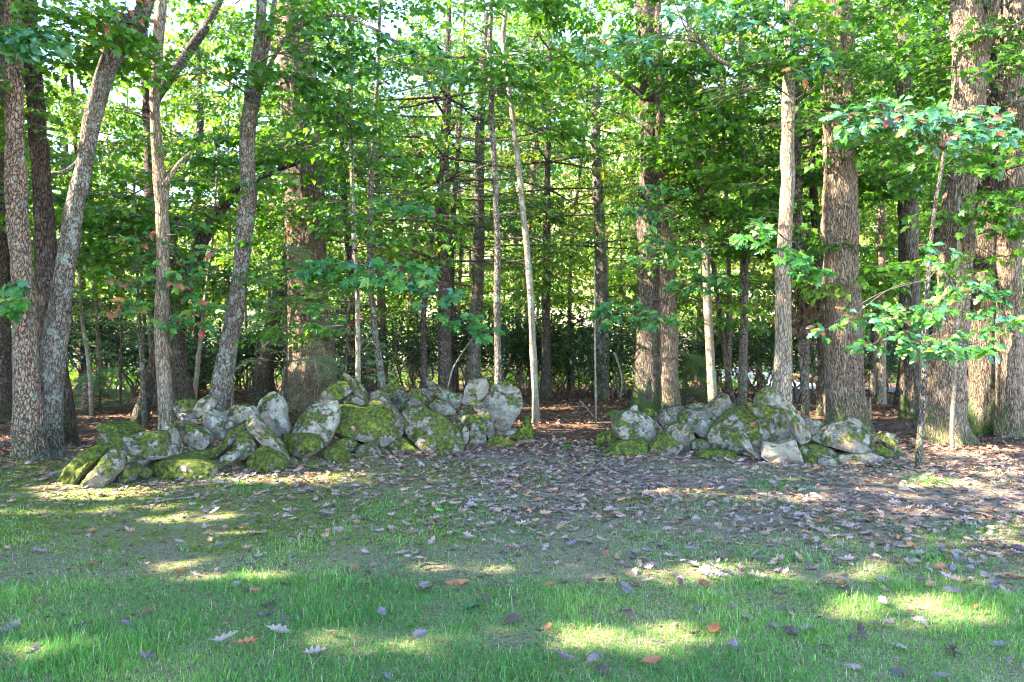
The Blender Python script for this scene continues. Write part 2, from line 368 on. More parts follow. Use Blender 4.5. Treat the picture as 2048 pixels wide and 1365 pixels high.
def tube(path, rad, sides=8, ridge=0.0, fr=9.0, seed=0, flare=0.0, knob=0.0):
    """swept tube, closed at both ends; ridge = depth of the bark's furrows"""
    path = np.asarray(path, float); rad = np.asarray(rad, float); n = len(path)
    T, A, B = frames(path)
    th = np.linspace(0, 2 * PI, sides, endpoint=False)
    s = np.concatenate([[0], np.cumsum(np.linalg.norm(np.diff(path, axis=0), axis=1))])
    rr = np.repeat(rad[:, None], sides, 1)
    c, sn = np.cos(th)[None], np.sin(th)[None]
    if ridge:
        R0 = rad.mean()
        q = np.stack([c * rr * fr, sn * rr * fr, np.repeat(s[:, None], sides, 1) * fr * .16], -1)
        w = noise(q * .5, seed + 5)[..., None] * .8
        rid = 1 - np.abs(noise(q + w, seed)) * 2.2
        rr = rr + ridge * (np.clip(-rid, -1, 1) * .8 + .4 * noise(q * 2.7, seed + 9))
    if knob:
        q = np.stack([c * 1.3 + 0 * rr, sn * 1.3 + 0 * rr, np.repeat(s[:, None], sides, 1) * 2.2], -1)
        rr = rr * (1 + knob * noise(q, seed + 30) + .5 * knob * noise(q * 2.1, seed + 31))
    if flare:
        q = np.stack([c * 2.2 + 0 * rr, sn * 2.2 + 0 * rr, 0 * rr + seed], -1)
        rr = rr * (1 + flare * 1.5 * np.exp(-s[:, None] / (rad[0] * .9)) * (.5 + 1.0 * noise(q, seed + 2)))
    V = path[:, None] + A[:, None] * (c * rr)[..., None] + B[:, None] * (sn * rr)[..., None]
    V = V.reshape(-1, 3)
    i = np.arange(n - 1)[:, None] * sides; j = np.arange(sides)[None]; j2 = (j + 1) % sides
    Fq = np.stack([i + j, i + j2, i + sides + j2, i + sides + j], -1).reshape(-1, 4)
    V = np.vstack([V, path[0] , path[-1]]); a = len(V) - 2
    if sides <= 4 and not ridge: return V, Fq, np.zeros((0, 3), int)
    jj = np.arange(sides); jn = (jj + 1) % sides
    c0 = np.stack([jn, jj, np.full(sides, a)], -1); c1 = np.stack([(n - 1) * sides + jj, (n - 1) * sides + jn, np.full(sides, a + 1)], -1)
    return V, Fq, np.vstack([c0, c1])

class MB:
    def __init__(self): self.V = []; self.Q = []; self.T = []; self.n = 0
    def tube(self, *a, **k):
        V, q, t = tube(*a, **k); self.V.append(V); self.Q.append(q + self.n); self.T.append(t + self.n); self.n += len(V)
    def build(self, name, mat, parent=None, loc=None, smooth=True):
        if not self.V: return None
        return mesh_obj(name, np.vstack(self.V), [np.vstack(self.Q), np.vstack(self.T)], mat, parent, smooth=smooth, loc=loc)

# ------------------------------------------------------------------ leaf shapes and placing
def strip_leaf(half, mid=0.05, curl=0.0, cup=0.0, twist=0.0):
    """half: (x, y) outline of one side from stalk to tip; both sides hang on a midrib"""
    h = np.array(half, float); n = len(h)
    V = []; Fq = []; Ft = []
    for side in (-1, 1):
        o = len(V)
        for x, y in h: V.append((side * x, y, mid * abs(x) / .3 + cup * x * x * 4)); V.append((0, y, 0))
        for k in range(n - 1):
            a, b_, c, d = o + 2 * k, o + 2 * k + 1, o + 2 * k + 3, o + 2 * k + 2
            Fq.append((a, b_, c, d) if side < 0 else (d, c, b_, a))
    V = np.array(V)
    V[:, 2] += curl * (V[:, 1] - .5) ** 2 * 1.6 - curl * .4 * .25
    a = twist * (V[:, 1] - .5); x, z = V[:, 0].copy(), V[:, 2].copy()
    V[:, 0] = x * np.cos(a) - z * np.sin(a); V[:, 2] = x * np.sin(a) + z * np.cos(a)
    return V, np.array(Fq), np.zeros((0, 3), int)
OAK = [(.012, -.12), (.02, .0), (.07, .12), (.18, .17), (.13, .26), (.15, .32), (.29, .43), (.17, .50), (.19, .56), (.28, .70), (.17, .74), (.15, .82), (.12, .93), (.02, 1.0)]
OAK_S = [(.01, -.08), (.16, .17), (.08, .28), (.28, .44), (.13, .52), (.28, .72), (.11, .76), (.01, 1.0)]
OVATE = [(.01, -.1), (.16, .12), (.25, .35), (.23, .58), (.12, .82), (.0, 1.0)]
def fan_leaf(out, cup=.1):
    o = np.array(out, float); V = [(0, .28, 0)] + [(x, y, cup * (x * x + (y - .28) ** 2)) for x, y in o] ; n = len(o)
    return np.array(V), np.zeros((0, 4), int), np.array([(0, 1 + k, 1 + (k + 1) % n) for k in range(n)])
MAPLE_H = [(0.02, 0), (.22, -.06), (.2, .08), (.5, .18), (.36, .32), (.52, .62), (.24, .56), (.17, .72), (0, 1.0)]
def mirror(h): return h + [(-x, y) for x, y in h[::-1][1:]]
T_MAPLE = fan_leaf([(x, y) for x, y in mirror(MAPLE_H)], -.15)
MAPLE_L = [(0.03, 0), (.26, .0), (.5, .2), (.3, .3), (.48, .62), (.18, .6), (0, 1.0)]
T_MAPLE_L = fan_leaf(mirror(MAPLE_L), -.15)
T_THREE = fan_leaf([(0.03, 0), (.45, .2), (.26, .42), (0, 1.0), (-.26, .42), (-.45, .2)], -.15)
T_KITE = (np.array([(0, 0, 0), (.27, .42, .07), (0, 1, -.06), (-.27, .42, .07)]), np.zeros((0, 4), int), np.array([(0, 1, 2), (0, 2, 3)]))
T_NEEDLE = (np.array([(-.035, 0, 0), (.035, 0, 0), (0, 1, -.05)]), np.zeros((0, 4), int), np.array([(0, 1, 2)]))
T_OAK_S = strip_leaf(OAK_S, .05)
T_OVATE = strip_leaf(OVATE, .05, -.15)
T_DRY = strip_leaf([(.01, 0), (.26, .35), (.2, .7), (.01, 1.0)], .12, .5)

def unit(v): return v / (np.linalg.norm(v, axis=-1, keepdims=True) + 1e-9)
def place(tpl, pos, d, nrm, size):
    V, Q, T = tpl; N = len(pos); k = len(V)
    d = unit(d); x = unit(np.cross(d, nrm)); z = np.cross(x, d)
    W = pos[:, None] + size[:, None, None] * (V[None, :, 0, None] * x[:, None] + V[None, :, 1, None] * d[:, None] + V[None, :, 2, None] * z[:, None])
    o = (np.arange(N) * k)[:, None, None]
    return W.reshape(-1, 3), (Q[None] + o).reshape(-1, 4), (T[None] + o).reshape(-1, 3)
class Leaves:
    """gathers leaf placements, then one mesh"""
    def __init__(self): self.a = []
    def add(self, pos, d, n, s, t): self.a.append((pos, d, n, s, t))
    def build(self, name, tpl, mat, parent=None, loc=None, sunmask=True, margin=.6):
        if not self.a: return None
        pos, d, n, s, t = (np.concatenate([q[i] for q in self.a]) for i in range(5))
        if sunmask:
            k = sun_keep(pos + d * s[:, None] * .4, margin, s * .42); pos, d, n, s, t = pos[k], d[k], n[k], s[k], t[k]
        if not len(pos): return None
        V, Q, T = place(tpl, pos, d, n, s)
        o = mesh_obj(name, V, [Q, T], mat, parent, tint=np.repeat(t, len(tpl[0])), loc=loc)
        o['kind'] = 'stuff'
        return o

# ---- openings in the foliage through which the sun reaches the places it reaches in the photograph
BEAMS = []   # (A, B, radius)
def beam(A, B, r): BEAMS.append((np.array(A, float), np.array(B, float), r))
def gbeam(px0, px1, py, r, py1=None):
    py1 = py1 or py
    Y0 = EYE * F / (py - CY); Y1 = EYE * F / (py1 - CY)
    beam(P(px0, py, Y0), P(px1, py1, Y1), r)
def tbeam(px0, py0, px1, py1, Y, r): beam(P(px0, py0, Y), P(px1, py1, Y), r * 1.5 + .04); SHARP.append(len(BEAMS) - 1)
SHARP = []
for a in ((-20, 270, 1012, .17), (150, 330, 1004, .10), (340, 400, 1028, .03), (440, 640, 958, .11), (140, 330, 830, .16), (1085, 1290, 856, .17),
          (1250, 1370, 986, .05), (1530, 1600, 997, .045), (1780, 1900, 966, .07), (230, 330, 1127, .035), (420, 500, 1152, .05),
          (930, 1050, 1137, .05), (1290, 1360, 1152, .035), (1550, 1650, 1141, .05), (960, 1290, 1296, .11), (620, 900, 1290, .05),
          (1750, 1850, 1214, .06), (440, 500, 1068, .03), (0, 200, 1300, .04), (700, 950, 835, .2), (1500, 1900, 838, .15), (0, 120, 815, .3),
          (1320, 1345, 822, .12), (1010, 1180, 812, .2)):
    gbeam(a[0], a[1], a[2], a[3] * 1.1 + .01)
for a in ((570, 60, 576, 330, 15.5, .34), (582, 400, 590, 700, 15.5, .34), (590, 270, 615, 330, 15.8, .12), (1052, 480, 1068, 600, 12.4, .09),
          (1070, 740, 1072, 850, 12.4, .09), (1063, 620, 1064, 680, 12.4, .04), (708, 120, 704, 330, 11, .05), (716, 620, 716, 740, 11, .05),
          (1418, 640, 1424, 770, 14, .10), (1410, 500, 1414, 580, 14, .06), (1338, 745, 1338, 810, 14.6, .10), (1318, 460, 1322, 540, 14.6, .06),
          (1662, 330, 1668, 400, 11.8, .14), (1660, 480, 1670, 560, 11.8, .10), (1660, 250, 1662, 280, 11.8, .08), (1808, 290, 1812, 470, 14, .18),
          (1915, 80, 1935, 190, 10.1, .18), (1965, 640, 1970, 800, 11, .14), (2012, 480, 2016, 740, 10.8, .16), (1990, 20, 1990, 90, 11, .12),
          (992, 420, 995, 540, 12, .05), (1490, 480, 1488, 540, 15, .08), (150, 330, 145, 380, 8.9, .09), (100, 600, 92, 680, 8.7, .05),
          (300, 300, 302, 440, 16, .12), (320, 130, 322, 330, 10.6, .05), (1905, 840, 1908, 890, 9.5, .06), (1950, 700, 1960, 720, 8.0, .10),
          (1700, 210, 1960, 260, 7.6, .06), (640, 480, 650, 620, 9.5, .05), (880, 630, 900, 760, 15, .08), (140, 940, 170, 970, 7.0, .12),
          (1640, 830, 1660, 840, 11.8, .06), (1520, 500, 1560, 520, 8.6, .1)):
    tbeam(*a)
_e1 = unit(np.cross(SUN, [0, 0, 1.0])); _e2 = np.cross(_e1, SUN)
def sun_keep(pos, margin=.6, ext=0.0):
    keep = np.ones(len(pos), bool)
    u, v, w = pos @ _e1, pos @ _e2, pos @ SUN
    uv = np.stack([u, v, 0 * u], -1); rag = 1 + .35 * noise(uv * 2.1, 71) + .5 * noise(uv * 6.3, 72); hole = noise(uv * 9.0, 73) + .6 * noise(uv * 4.1, 74) > .45
    for bi, (A, B, r) in enumerate(BEAMS):
        solid = np.zeros(len(pos), bool) if bi in SHARP else hole
        a = np.array([A @ _e1, A @ _e2]); c = np.array([B @ _e1, B @ _e2]); wa = max(A @ SUN, B @ SUN)
        dx, dy = c - a; L = dx * dx + dy * dy + 1e-9
        t = np.clip(((u - a[0]) * dx + (v - a[1]) * dy) / L, 0, 1)
        dd = np.hypot(u - a[0] - t * dx, v - a[1] - t * dy)
        keep &= ~((dd < (r + .045) * rag + ext) & (_h((pos[:, 0] * 977).astype(np.int64), (pos[:, 1] * 977).astype(np.int64), (pos[:, 2] * 977).astype(np.int64), 5) > (0 if bi in SHARP else .06)) & ~solid & (w > wa + margin))
    return keep

def spray(rg, twigs=7, per=5, flat=.55, droop=.12):
    """one leafy spray of unit length pointing along +Y: leaf places and twig lines"""
    pos, dr, nr, sz = [], [], [], []; lines = []
    def axis(p0, d, L, n, lead):
        pts = [np.array(p0, float)]
        for k in range(n):
            d = unit(d + np.array([rg.normal() * .1, rg.normal() * .1, -droop * .25 + rg.normal() * .05]))
            pts.append(pts[-1] + d * L / n)
        return pts
    main = axis((0, 0, 0), np.array([0, 1, .1]), 1.0, twigs, 0); lines.append(main)
    for k in range(1, twigs + 1):
        s = 1 if k % 2 else -1
        L = .55 * (1 - k / (twigs + 2)) + .12
        d = np.array([s * .85, .55, rg.normal() * .12])
        tw = axis(main[k], unit(d), L, 3, 0); lines.append(tw)
        for q in range(per):
            f = (q + .7) / per; i = min(2, int(f * 3)); p = tw[i] + (tw[i + 1] - tw[i]) * (f * 3 - i)
            sd = 1 if q % 2 else -1; dd = unit(tw[i + 1] - tw[i]); side = np.array([dd[1], -dd[0], 0]) * sd
            pos.append(p); dr.append(unit(dd * .7 + side * .8 + np.array([0, 0, -.35 + rg.normal() * .3]))); nr.append(unit(np.array([rg.normal() * flat, rg.normal() * flat, 1]))); sz.append(rg.uniform(.7, 1.2))
        pos.append(tw[-1]); dr.append(unit(tw[-1] - tw[-2] + np.array([0, 0, -.15]))); nr.append(unit(np.array([rg.normal() * flat, rg.normal() * flat, 1]))); sz.append(1.1)
    return np.array(pos), np.array(dr), np.array(nr), np.array(sz), lines
SPRAYS = [spray(rng) for _ in range(8)]
NSPRAYS = [spray(rng, 9, 16, .9, .25) for _ in range(4)]

def put_spray(lv, p, az, L, leaf, tint, tilt=0.0, lib=SPRAYS, mb=None, tr=.004):
    pos, dr, nr, sz, lines = lib[rng.integers(len(lib))]
    ca, sa = math.cos(az), math.sin(az); ct, st = math.cos(tilt), math.sin(tilt)
    M = np.array([[ca, -sa * ct, sa * st], [sa, ca * ct, -ca * st], [0, st, ct]])   # columns: right, forward, up
    lv.add(p + (pos * L) @ M.T, dr @ M.T, nr @ M.T, sz * leaf, np.clip(tint + rng.normal(0, .13, len(pos)), 0, 1))
    if mb is not None:
        for ln in lines[:1] if tr < 0 else lines:
            q = p + (np.array(ln if len(ln) < 3 else [ln[0], ln[len(ln) // 2], ln[-1]] if len(ln) > 5 else [ln[0], ln[-1]]) * L) @ M.T; mb.tube(q, np.linspace(abs(tr) * L + .002, .0015, len(q)), 3)

# ------------------------------------------------------------------ stones
SRC = {'A': (80, 720, .2198), 'B': (420, 720, .2198), 'C': (720, 720, .2198), 'D': (1160, 720, .1868), 'E': (1460, 720, .2198)}
# crop, outline, metres behind the front line, thickness, moss, tone, label
STONES = [
('A', [(165,1175),(230,1060),(300,960),(380,880),(470,800),(545,765),(605,800),(590,870),(480,1000),(380,1130),(320,1190),(230,1200)], .25, .5, .95, .5, 'yellow-green mossy slab at the outer end of the left heap, its foot in sunlight'),
('A', [(385,1200),(420,1130),(540,960),(600,850),(650,805),(700,850),(720,920),(710,1000),(640,1090),(560,1180),(440,1210)], .05, .35, .55, .6, 'grey shield-shaped slab leaning on the mossy slab at the outer end of the left heap'),
('A', [(505,700),(540,665),(600,660),(690,700),(720,750),(880,890),(870,920),(830,935),(740,955),(710,930),(690,850),(620,790),(520,760)], .45, .35, .7, .5, 'slab with a bright moss edge sloping down behind the grey shield-shaped slab'),
('A', [(525,600),(560,575),(700,575),(800,600),(890,650),(880,680),(760,700),(660,690),(540,640)], 1.05, .5, .9, .35, 'low moss-covered stone lying behind the left heap on brown leaf litter'),
('A', [(720,720),(760,690),(880,680),(960,645),(1080,645),(1150,690),(1200,860),(1190,890),(1090,900),(1000,980),(960,990),(880,960),(850,910),(860,860),(790,790)], .5, .55, .5, .75, 'broad boulder with white lichen blotches above the long mossy boulder'),
('A', [(1070,560),(1100,545),(1180,570),(1220,620),(1230,680),(1300,800),(1300,880),(1230,890),(1180,840),(1110,720),(1140,670),(1085,620)], .6, .22, .25, .7, 'narrow bent stone standing against the foot of the pale orange-barked trunk'),
('A', [(1200,570),(1260,550),(1330,560),(1500,640),(1555,680),(1550,760),(1520,810),(1470,810),(1400,780),(1290,650),(1220,620)], .7, .32, .35, .55, 'thick grey slab sliding down beside the narrow bent stone'),
('A', [(1440,370),(1500,325),(1530,315),(1560,350),(1575,430),(1560,470),(1490,500),(1470,525),(1395,525),(1400,460)], 1.2, .3, .2, .95, 'pale tan pointed stone standing before the leaning lichened trunk'),
('A', [(1240,400),(1270,365),(1330,357),(1420,390),(1400,440),(1370,470),(1260,470),(1240,440)], 1.25, .35, .6, .7, 'loaf-shaped stone with green moss on top, beside the pale tan pointed stone'),
('A', [(1250,480),(1300,472),(1390,480),(1395,540),(1480,535),(1500,570),(1440,585),(1370,580),(1340,540),(1260,510)], 1.1, .35, .3, .8, 'flat pale stone under the loaf-shaped stone'),
('A', [(1480,510),(1530,470),(1620,450),(1660,480),(1700,600),(1705,700),(1690,725),(1600,690),(1540,630),(1490,560)], .85, .3, .25, .5, 'brownish stone tilted on one corner under the pale tan pointed stone'),
('A', [(1020,1080),(1040,980),(1090,920),(1180,895),(1400,895),(1530,930),(1600,970),(1600,1050),(1560,1090),(1300,1120),(1200,1130),(1080,1110)], .1, .65, .85, .5, 'long rounded boulder all green with moss at the front of the left heap'),
('A', [(715,1080),(760,1010),(830,975),(880,990),(880,1040),(830,1110),(740,1125)], .1, .3, .75, .4, 'small green stone in front of the gap beside the grey shield-shaped slab'),
('A', [(690,1020),(740,960),(830,945),(885,970),(850,1000),(770,1030),(715,1070)], .35, .3, .3, .6, 'low brown-grey stone wedged behind the small green stone'),
('A', [(885,1020),(900,990),(940,990),(990,1040),(980,1075),(930,1060)], .15, .2, .8, .4, 'very small mossy stone beside the end of the long mossy boulder'),
('A', [(1310,890),(1450,830),(1600,800),(1630,820),(1610,860),(1540,905),(1400,900)], .45, .35, .7, .45, 'thin mossy slab lying above the long mossy boulder'),
('B', [(-5,928),(-10,900),(60,810),(130,730),(170,640),(270,588),(312,598),(290,650),(200,770),(90,870),(25,930)], .45, .22, .6, .6, 'slab with a tan lower edge propped up at a slant in the left heap'),
('B', [(85,920),(110,870),(170,835),(230,830),(248,860),(240,900),(180,940),(110,940)], .15, .25, .45, .75, 'small egg-shaped stone under the slanting tan-edged slab'),
('B', [(225,760),(260,680),(310,640),(350,650),(400,720),(425,790),(420,840),(350,890),(270,920),(240,880),(230,820)], .35, .32, .55, .6, 'blue-grey and green rounded stone under the long diagonal slab'),
('B', [(300,575),(340,515),(380,505),(420,530),(460,590),(530,660),(600,700),(640,760),(720,860),(730,905),(690,915),(630,860),(580,850),(520,800),(440,720),(370,650)], .3, .3, .35, .8, 'long blue-grey slab lying diagonally across the front of the left heap'),
('B', [(125,500),(170,450),(240,405),(390,420),(415,470),(420,530),(380,545),(330,545),(290,575),(230,585),(150,540)], .95, .4, .3, .6, 'angular stone behind the upper end of the long diagonal slab'),
('B', [(135,580),(150,555),(190,560),(212,600),(190,630),(150,640)], .8, .2, .3, .6, 'fist-sized round stone under the angular stone'),
('B', [(425,520),(420,450),(440,370),(480,310),(540,290),(600,305),(650,370),(685,440),(690,520),(720,590),(740,640),(725,680),(600,700),(530,680),(470,620),(430,560)], 1.05, .35, .3, .9, 'tall tan standing stone with a rounded head in the left heap'),
('B', [(320,920),(380,840),(440,800),(490,800),(530,830),(600,850),(650,880),(690,920),(690,980),(640,1030),(560,1040),(480,1010),(380,1000),(330,960)], .05, .45, .95, .45, 'mossy mound of stone at the foot of the long diagonal slab'),
('B', [(630,700),(700,680),(780,680),(900,685),(960,700),(1020,770),(1020,810),(980,850),(920,880),(860,890),(760,850),(690,800),(660,750)], .35, .5, .8, .45, 'blocky stone with a bright moss top between the long slab and the big leaning slab'),
('B', [(740,670),(770,620),(800,520),(860,440),(940,400),(1060,370),(1140,370),(1160,400),(1165,580),(1140,640),(1080,760),(1030,800),(1000,760),(950,700),(880,685)], .55, .35, .3, .8, 'big grey leaning slab beside the bright mossy boulder'),
('B', [(940,380),(1000,320),(1100,240),(1180,190),(1220,195),(1290,270),(1280,300),(1200,360),(1150,395),(1080,380),(960,400)], .95, .4, .75, .55, 'mossy slab tilted like a roof on top of the big leaning slab'),
('B', [(1190,130),(1215,115),(1290,170),(1360,210),(1410,270),(1440,340),(1435,375),(1380,375),(1300,300),(1230,210)], 1.1, .2, .45, .65, 'thin slab pointing up, topmost of the left heap'),
('B', [(1210,370),(1260,320),(1330,330),(1440,390),(1445,440),(1380,445),(1300,425)], .9, .35, .35, .75, 'flat grey stone under the thin slab that points up'),
('B', [(1150,410),(1260,400),(1380,440),(1440,430),(1450,375),(1560,370),(1680,400),(1730,470),(1780,560),(1770,640),(1740,700),(1650,770),(1580,785),(1500,750),(1330,700),(1200,660),(1150,630),(1160,550)], .45, .7, .75, .6, 'huge bright-mossed boulder in the middle of the left heap'),
('B', [(1430,345),(1470,300),(1530,270),(1590,290),(1620,350),(1625,385),(1540,385),(1450,385)], .95, .35, .5, .65, 'humped stone resting on top of the huge mossy boulder'),
('B', [(1560,260),(1600,225),(1700,220),(1770,260),(1775,310),(1700,335),(1630,360),(1590,310)], 1.15, .35, .5, .45, 'dark rounded stone behind the humped stone'),
('B', [(1090,770),(1130,740),(1200,720),(1270,720),(1340,770),(1330,800),(1290,830),(1230,810),(1110,800)], .35, .3, .35, .5, 'small flat grey stone under the huge mossy boulder'),
('B', [(1020,850),(1060,810),(1150,800),(1230,830),(1290,890),(1290,930),(1230,960),(1130,940),(1060,900)], .1, .35, .9, .45, 'low green dome of a stone at the foot of the big leaning slab'),
('B', [(1320,850),(1360,790),(1440,750),(1480,770),(1540,840),(1550,890),(1520,940),(1450,945),(1380,910)], .08, .3, .55, .6, 'small pyramid-shaped stone before the huge mossy boulder'),
('C', [(220,800),(300,750),(370,705),(460,770),(560,830),(590,870),(500,880),(400,865),(300,830)], .25, .4, .65, .5, 'sloping mossy stone under the seam between the two biggest boulders'),
('C', [(255,365),(340,320),(430,300),(520,265),(590,262),(650,300),(655,370),(640,420),(560,440),(480,440),(380,460),(300,420)], .9, .45, .35, .3, 'dark block with a pale streak above the moss-streaked boulder'),
('C', [(585,180),(600,155),(650,180),(720,240),(830,300),(930,310),(925,380),(890,455),(830,420),(740,370),(650,300),(610,240)], 1.0, .25, .3, .45, 'long dark slab jutting up at a slant behind the moss-streaked boulder'),
('C', [(950,270),(990,200),(1060,170),(1140,170),(1175,230),(1170,300),(1110,360),(1020,400),(950,420),(925,390),(940,330)], .95, .3, .3, .8, 'tan disc-like slab leaning against the big round stone'),
('C', [(1170,290),(1220,230),(1290,195),(1370,215),(1440,260),(1475,330),(1480,420),(1440,500),(1400,570),(1360,640),(1260,680),(1220,660),(1180,560),(1140,450),(1080,380),(1085,340)], .75, .4, .3, .75, 'big round upright stone at the inner end of the left heap'),
('C', [(1005,385),(1050,370),(1110,390),(1160,460),(1200,550),(1230,650),(1225,710),(1180,720),(1140,650),(1100,520),(1050,460)], .4, .2, .4, .35, 'narrow dark slab standing before the big round stone'),
('C', [(630,410),(680,360),(760,380),(830,420),(870,470),(850,500),(750,500),(660,470)], .75, .3, .3, .5, 'lichen-spotted stone between the long dark slab and the moss-streaked boulder'),
('C', [(875,485),(920,440),(1010,430),(1045,460),(1040,500),(900,510)], .7, .25, .35, .35, 'small dark flat stone wedged beside the narrow dark slab'),
('C', [(375,470),(440,445),(520,425),(560,425),(640,480),(720,490),(800,560),(900,660),(955,760),(925,875),(870,880),(800,860),(700,875),(600,835),(500,745),(410,680),(395,560)], .2, .55, .7, .65, 'large moss-streaked boulder sloping down beside the huge mossy boulder'),
('C', [(820,530),(880,505),(1000,500),(1090,510),(1120,560),(1150,680),(1155,800),(1060,830),(970,840),(950,750),(890,650),(850,580)], .45, .45, .6, .5, 'upright greenish stone between the moss-streaked boulder and the narrow dark slab'),
('C', [(925,650),(955,605),(985,650),(992,720),(965,770),(930,710)], .2, .16, .3, 1.0, 'small white-tipped stone against the moss-streaked boulder'),
('C', [(1425,660),(1480,580),(1510,510),(1545,520),(1570,600),(1592,700),(1520,720),(1430,700)], .35, .3, .95, .35, 'mossy cone-shaped stone at the inner end of the left heap'),
('C', [(1190,700),(1260,680),(1340,710),(1420,760),(1450,800),(1400,830),(1300,810),(1200,810),(1150,770)], .1, .35, 1.0, .4, 'low stone under thick moss below the big round stone'),
('C', [(1320,705),(1420,680),(1560,690),(1600,720),(1605,765),(1500,790),(1430,765)], .2, .35, 1.0, .4, 'flat stone under thick moss below the mossy cone-shaped stone'),
('C', [(1280,665),(1340,640),(1430,625),(1445,665),(1380,700),(1300,700)], .5, .25, .1, .8, 'bare flat grey stone tucked under the big round stone'),
('D', [(265,600),(330,560),(400,545),(470,560),(490,600),(400,650),(330,640)], 1.1, .4, .7, .6, 'flat green-topped stone at the back corner of the right heap'),
('D', [(345,670),(420,610),(470,560),(560,540),(680,570),(800,650),(880,720),(905,790),(840,850),(740,890),(600,880),(500,880),(400,820),(350,720)], .45, .6, .35, .85, 'large pale-lichened boulder at the inner end of the right heap'),
('D', [(440,612),(500,550),(560,500),(605,480),(625,545),(560,565),(480,605)], .75, .18, .2, 1.0, 'thin pale blade of stone on top of the large pale-lichened boulder'),
('D', [(660,560),(680,535),(740,520),(800,550),(840,630),(780,640),(700,600)], .85, .3, .6, .5, 'small mossy stone behind the large pale-lichened boulder'),
('D', [(810,610),(870,530),(960,500),(1080,490),(1150,520),(1150,600),(1100,700),(1000,710),(900,730),(840,690)], .8, .4, .25, .3, 'dark humped stone at the foot of the double oak'),
('D', [(1060,620),(1150,530),(1320,540),(1400,590),(1440,620),(1400,720),(1330,830),(1240,820),(1200,770),(1130,720),(1070,670)], .6, .45, .2, .35, 'dark blue-grey stone below the pointed stone'),
('D', [(1320,545),(1430,450),(1550,360),(1590,400),(1640,520),(1620,560),(1560,600),(1500,630),(1430,630),(1370,590)], .8, .35, .3, .65, 'sharp pointed stone rising in the middle of the right heap'),
('D', [(1140,510),(1240,455),(1320,460),(1375,490),(1310,540),(1200,535)], 1.05, .3, .4, .6, 'flat stone lying behind the dark blue-grey stone'),
('D', [(900,800),(940,710),(1040,670),(1150,700),(1210,770),(1225,900),(1170,960),(1080,985),(1000,920)], .35, .4, .45, .65, 'rounded lichened stone behind the mossy wedge'),
('D', [(720,1010),(760,920),(850,820),(950,810),(1030,860),(1085,920),(1050,990),(980,1040),(860,1075),(740,1065)], .05, .45, .8, .5, 'mossy wedge with blue-green lichen at the front of the right heap'),
('D', [(215,1025),(330,950),(400,880),(520,870),(640,870),(700,840),(725,880),(710,960),(690,1055),(620,1085),(450,1070),(300,1055)], .05, .5, .95, .4, 'wide low stone covered in moss at the inner front of the right heap'),
('D', [(250,790),(330,750),(390,850),(395,895),(320,940),(270,900)], .45, .3, .85, .35, 'dark green mossy stone propped on the inner end of the right heap'),
('D', [(150,905),(200,800),(250,780),(265,880),(305,955),(240,980),(170,970)], .35, .3, .9, .3, 'mossy stone outermost at the inner end of the right heap'),
('D', [(1190,880),(1280,850),(1370,870),(1380,920),(1290,960),(1200,950)], .25, .3, .6, .4, 'low shaded stone beside the rounded lichened stone'),
('D', [(1260,1020),(1400,965),(1600,980),(1700,1030),(1790,1115),(1650,1130),(1400,1095)], -.1, .4, .8, .45, 'low moss-covered stone sunk in the ground before the banded boulder'),
('E', [(-200,800),(-190,700),(-140,620),(-60,560),(20,480),(150,430),(290,410),(420,420),(500,450),(530,530),(560,640),(545,700),(450,730),(400,780),(300,790),(150,830),(-50,840),(-150,830)], .4, .8, .62, .65, 'huge banded boulder with a moss cap, widest of the right heap'),
('E', [(230,395),(250,310),(310,250),(370,235),(420,290),(490,370),(495,440),(400,450),(300,430)], .95, .35, .35, .8, 'pale triangular stone behind the huge banded boulder'),
('E', [(145,405),(200,390),(260,420),(300,480),(290,515),(220,505),(180,460)], .3, .25, .9, .5, 'small bright mossy stone perched on the huge banded boulder'),
('E', [(490,420),(510,370),(560,360),(620,450),(700,600),(730,680),(715,740),(630,778),(590,730),(560,620),(520,520)], .25, .22, .4, .75, 'tall slab leaning at a slant at the foot of the grey trunk'),
('E', [(650,545),(700,520),(780,540),(860,610),(850,650),(760,660),(700,630)], .6, .3, .15, .85, 'grey stone with scratches between the slanting slab and the wide speckled boulder'),
('E', [(745,660),(860,620),(980,580),(1060,560),(1110,520),(1180,550),(1260,600),(1265,750),(1210,855),(1140,865),(1040,835),(900,785),(800,765)], .3, .5, .3, .7, 'wide speckled grey boulder before the big furrowed oak'),
('E', [(295,885),(340,750),(430,765),(580,715),(590,790),(620,850),(630,930),(600,965),(480,955),(360,935)], -.05, .35, .02, .95, 'clean grey angular stone standing out at the front of the right heap'),
('E', [(60,700),(120,660),(160,710),(200,800),(280,880),(290,930),(210,880),(120,800)], .0, .2, .3, .75, 'narrow pale stone sloping down before the huge banded boulder'),
('E', [(228,835),(240,800),(310,795),(345,812),(325,855),(250,855)], .15, .2, .3, .35, 'small dark stone in the gap behind the clean grey stone'),
('E', [(615,870),(630,800),(700,770),(800,780),(900,800),(975,850),(965,870),(850,870),(720,890),(640,890)], .15, .4, .65, .5, 'flat moss-topped stone under the wide speckled boulder'),
('E', [(620,990),(635,900),(700,885),(800,885),(835,930),(800,995),(700,1000)], .05, .35, .55, .5, 'greenish block under the flat moss-topped stone'),
('E', [(790,935),(830,870),(920,880),(952,930),(900,975),(820,990)], .0, .3, .1, .85, 'small clean tan stone beside the greenish block'),
('E', [(935,885),(1010,870),(1200,850),(1270,845),(1400,890),(1485,945),(1380,955),(1200,970),(1000,940)], .1, .4, .3, .75, 'long flat slab lying at the outer front of the right heap'),
('E', [(1210,805),(1260,765),(1350,770),(1480,830),(1485,865),(1350,870),(1250,840)], .3, .35, .85, .5, 'flat stone with a vivid moss top near the outer end of the right heap'),
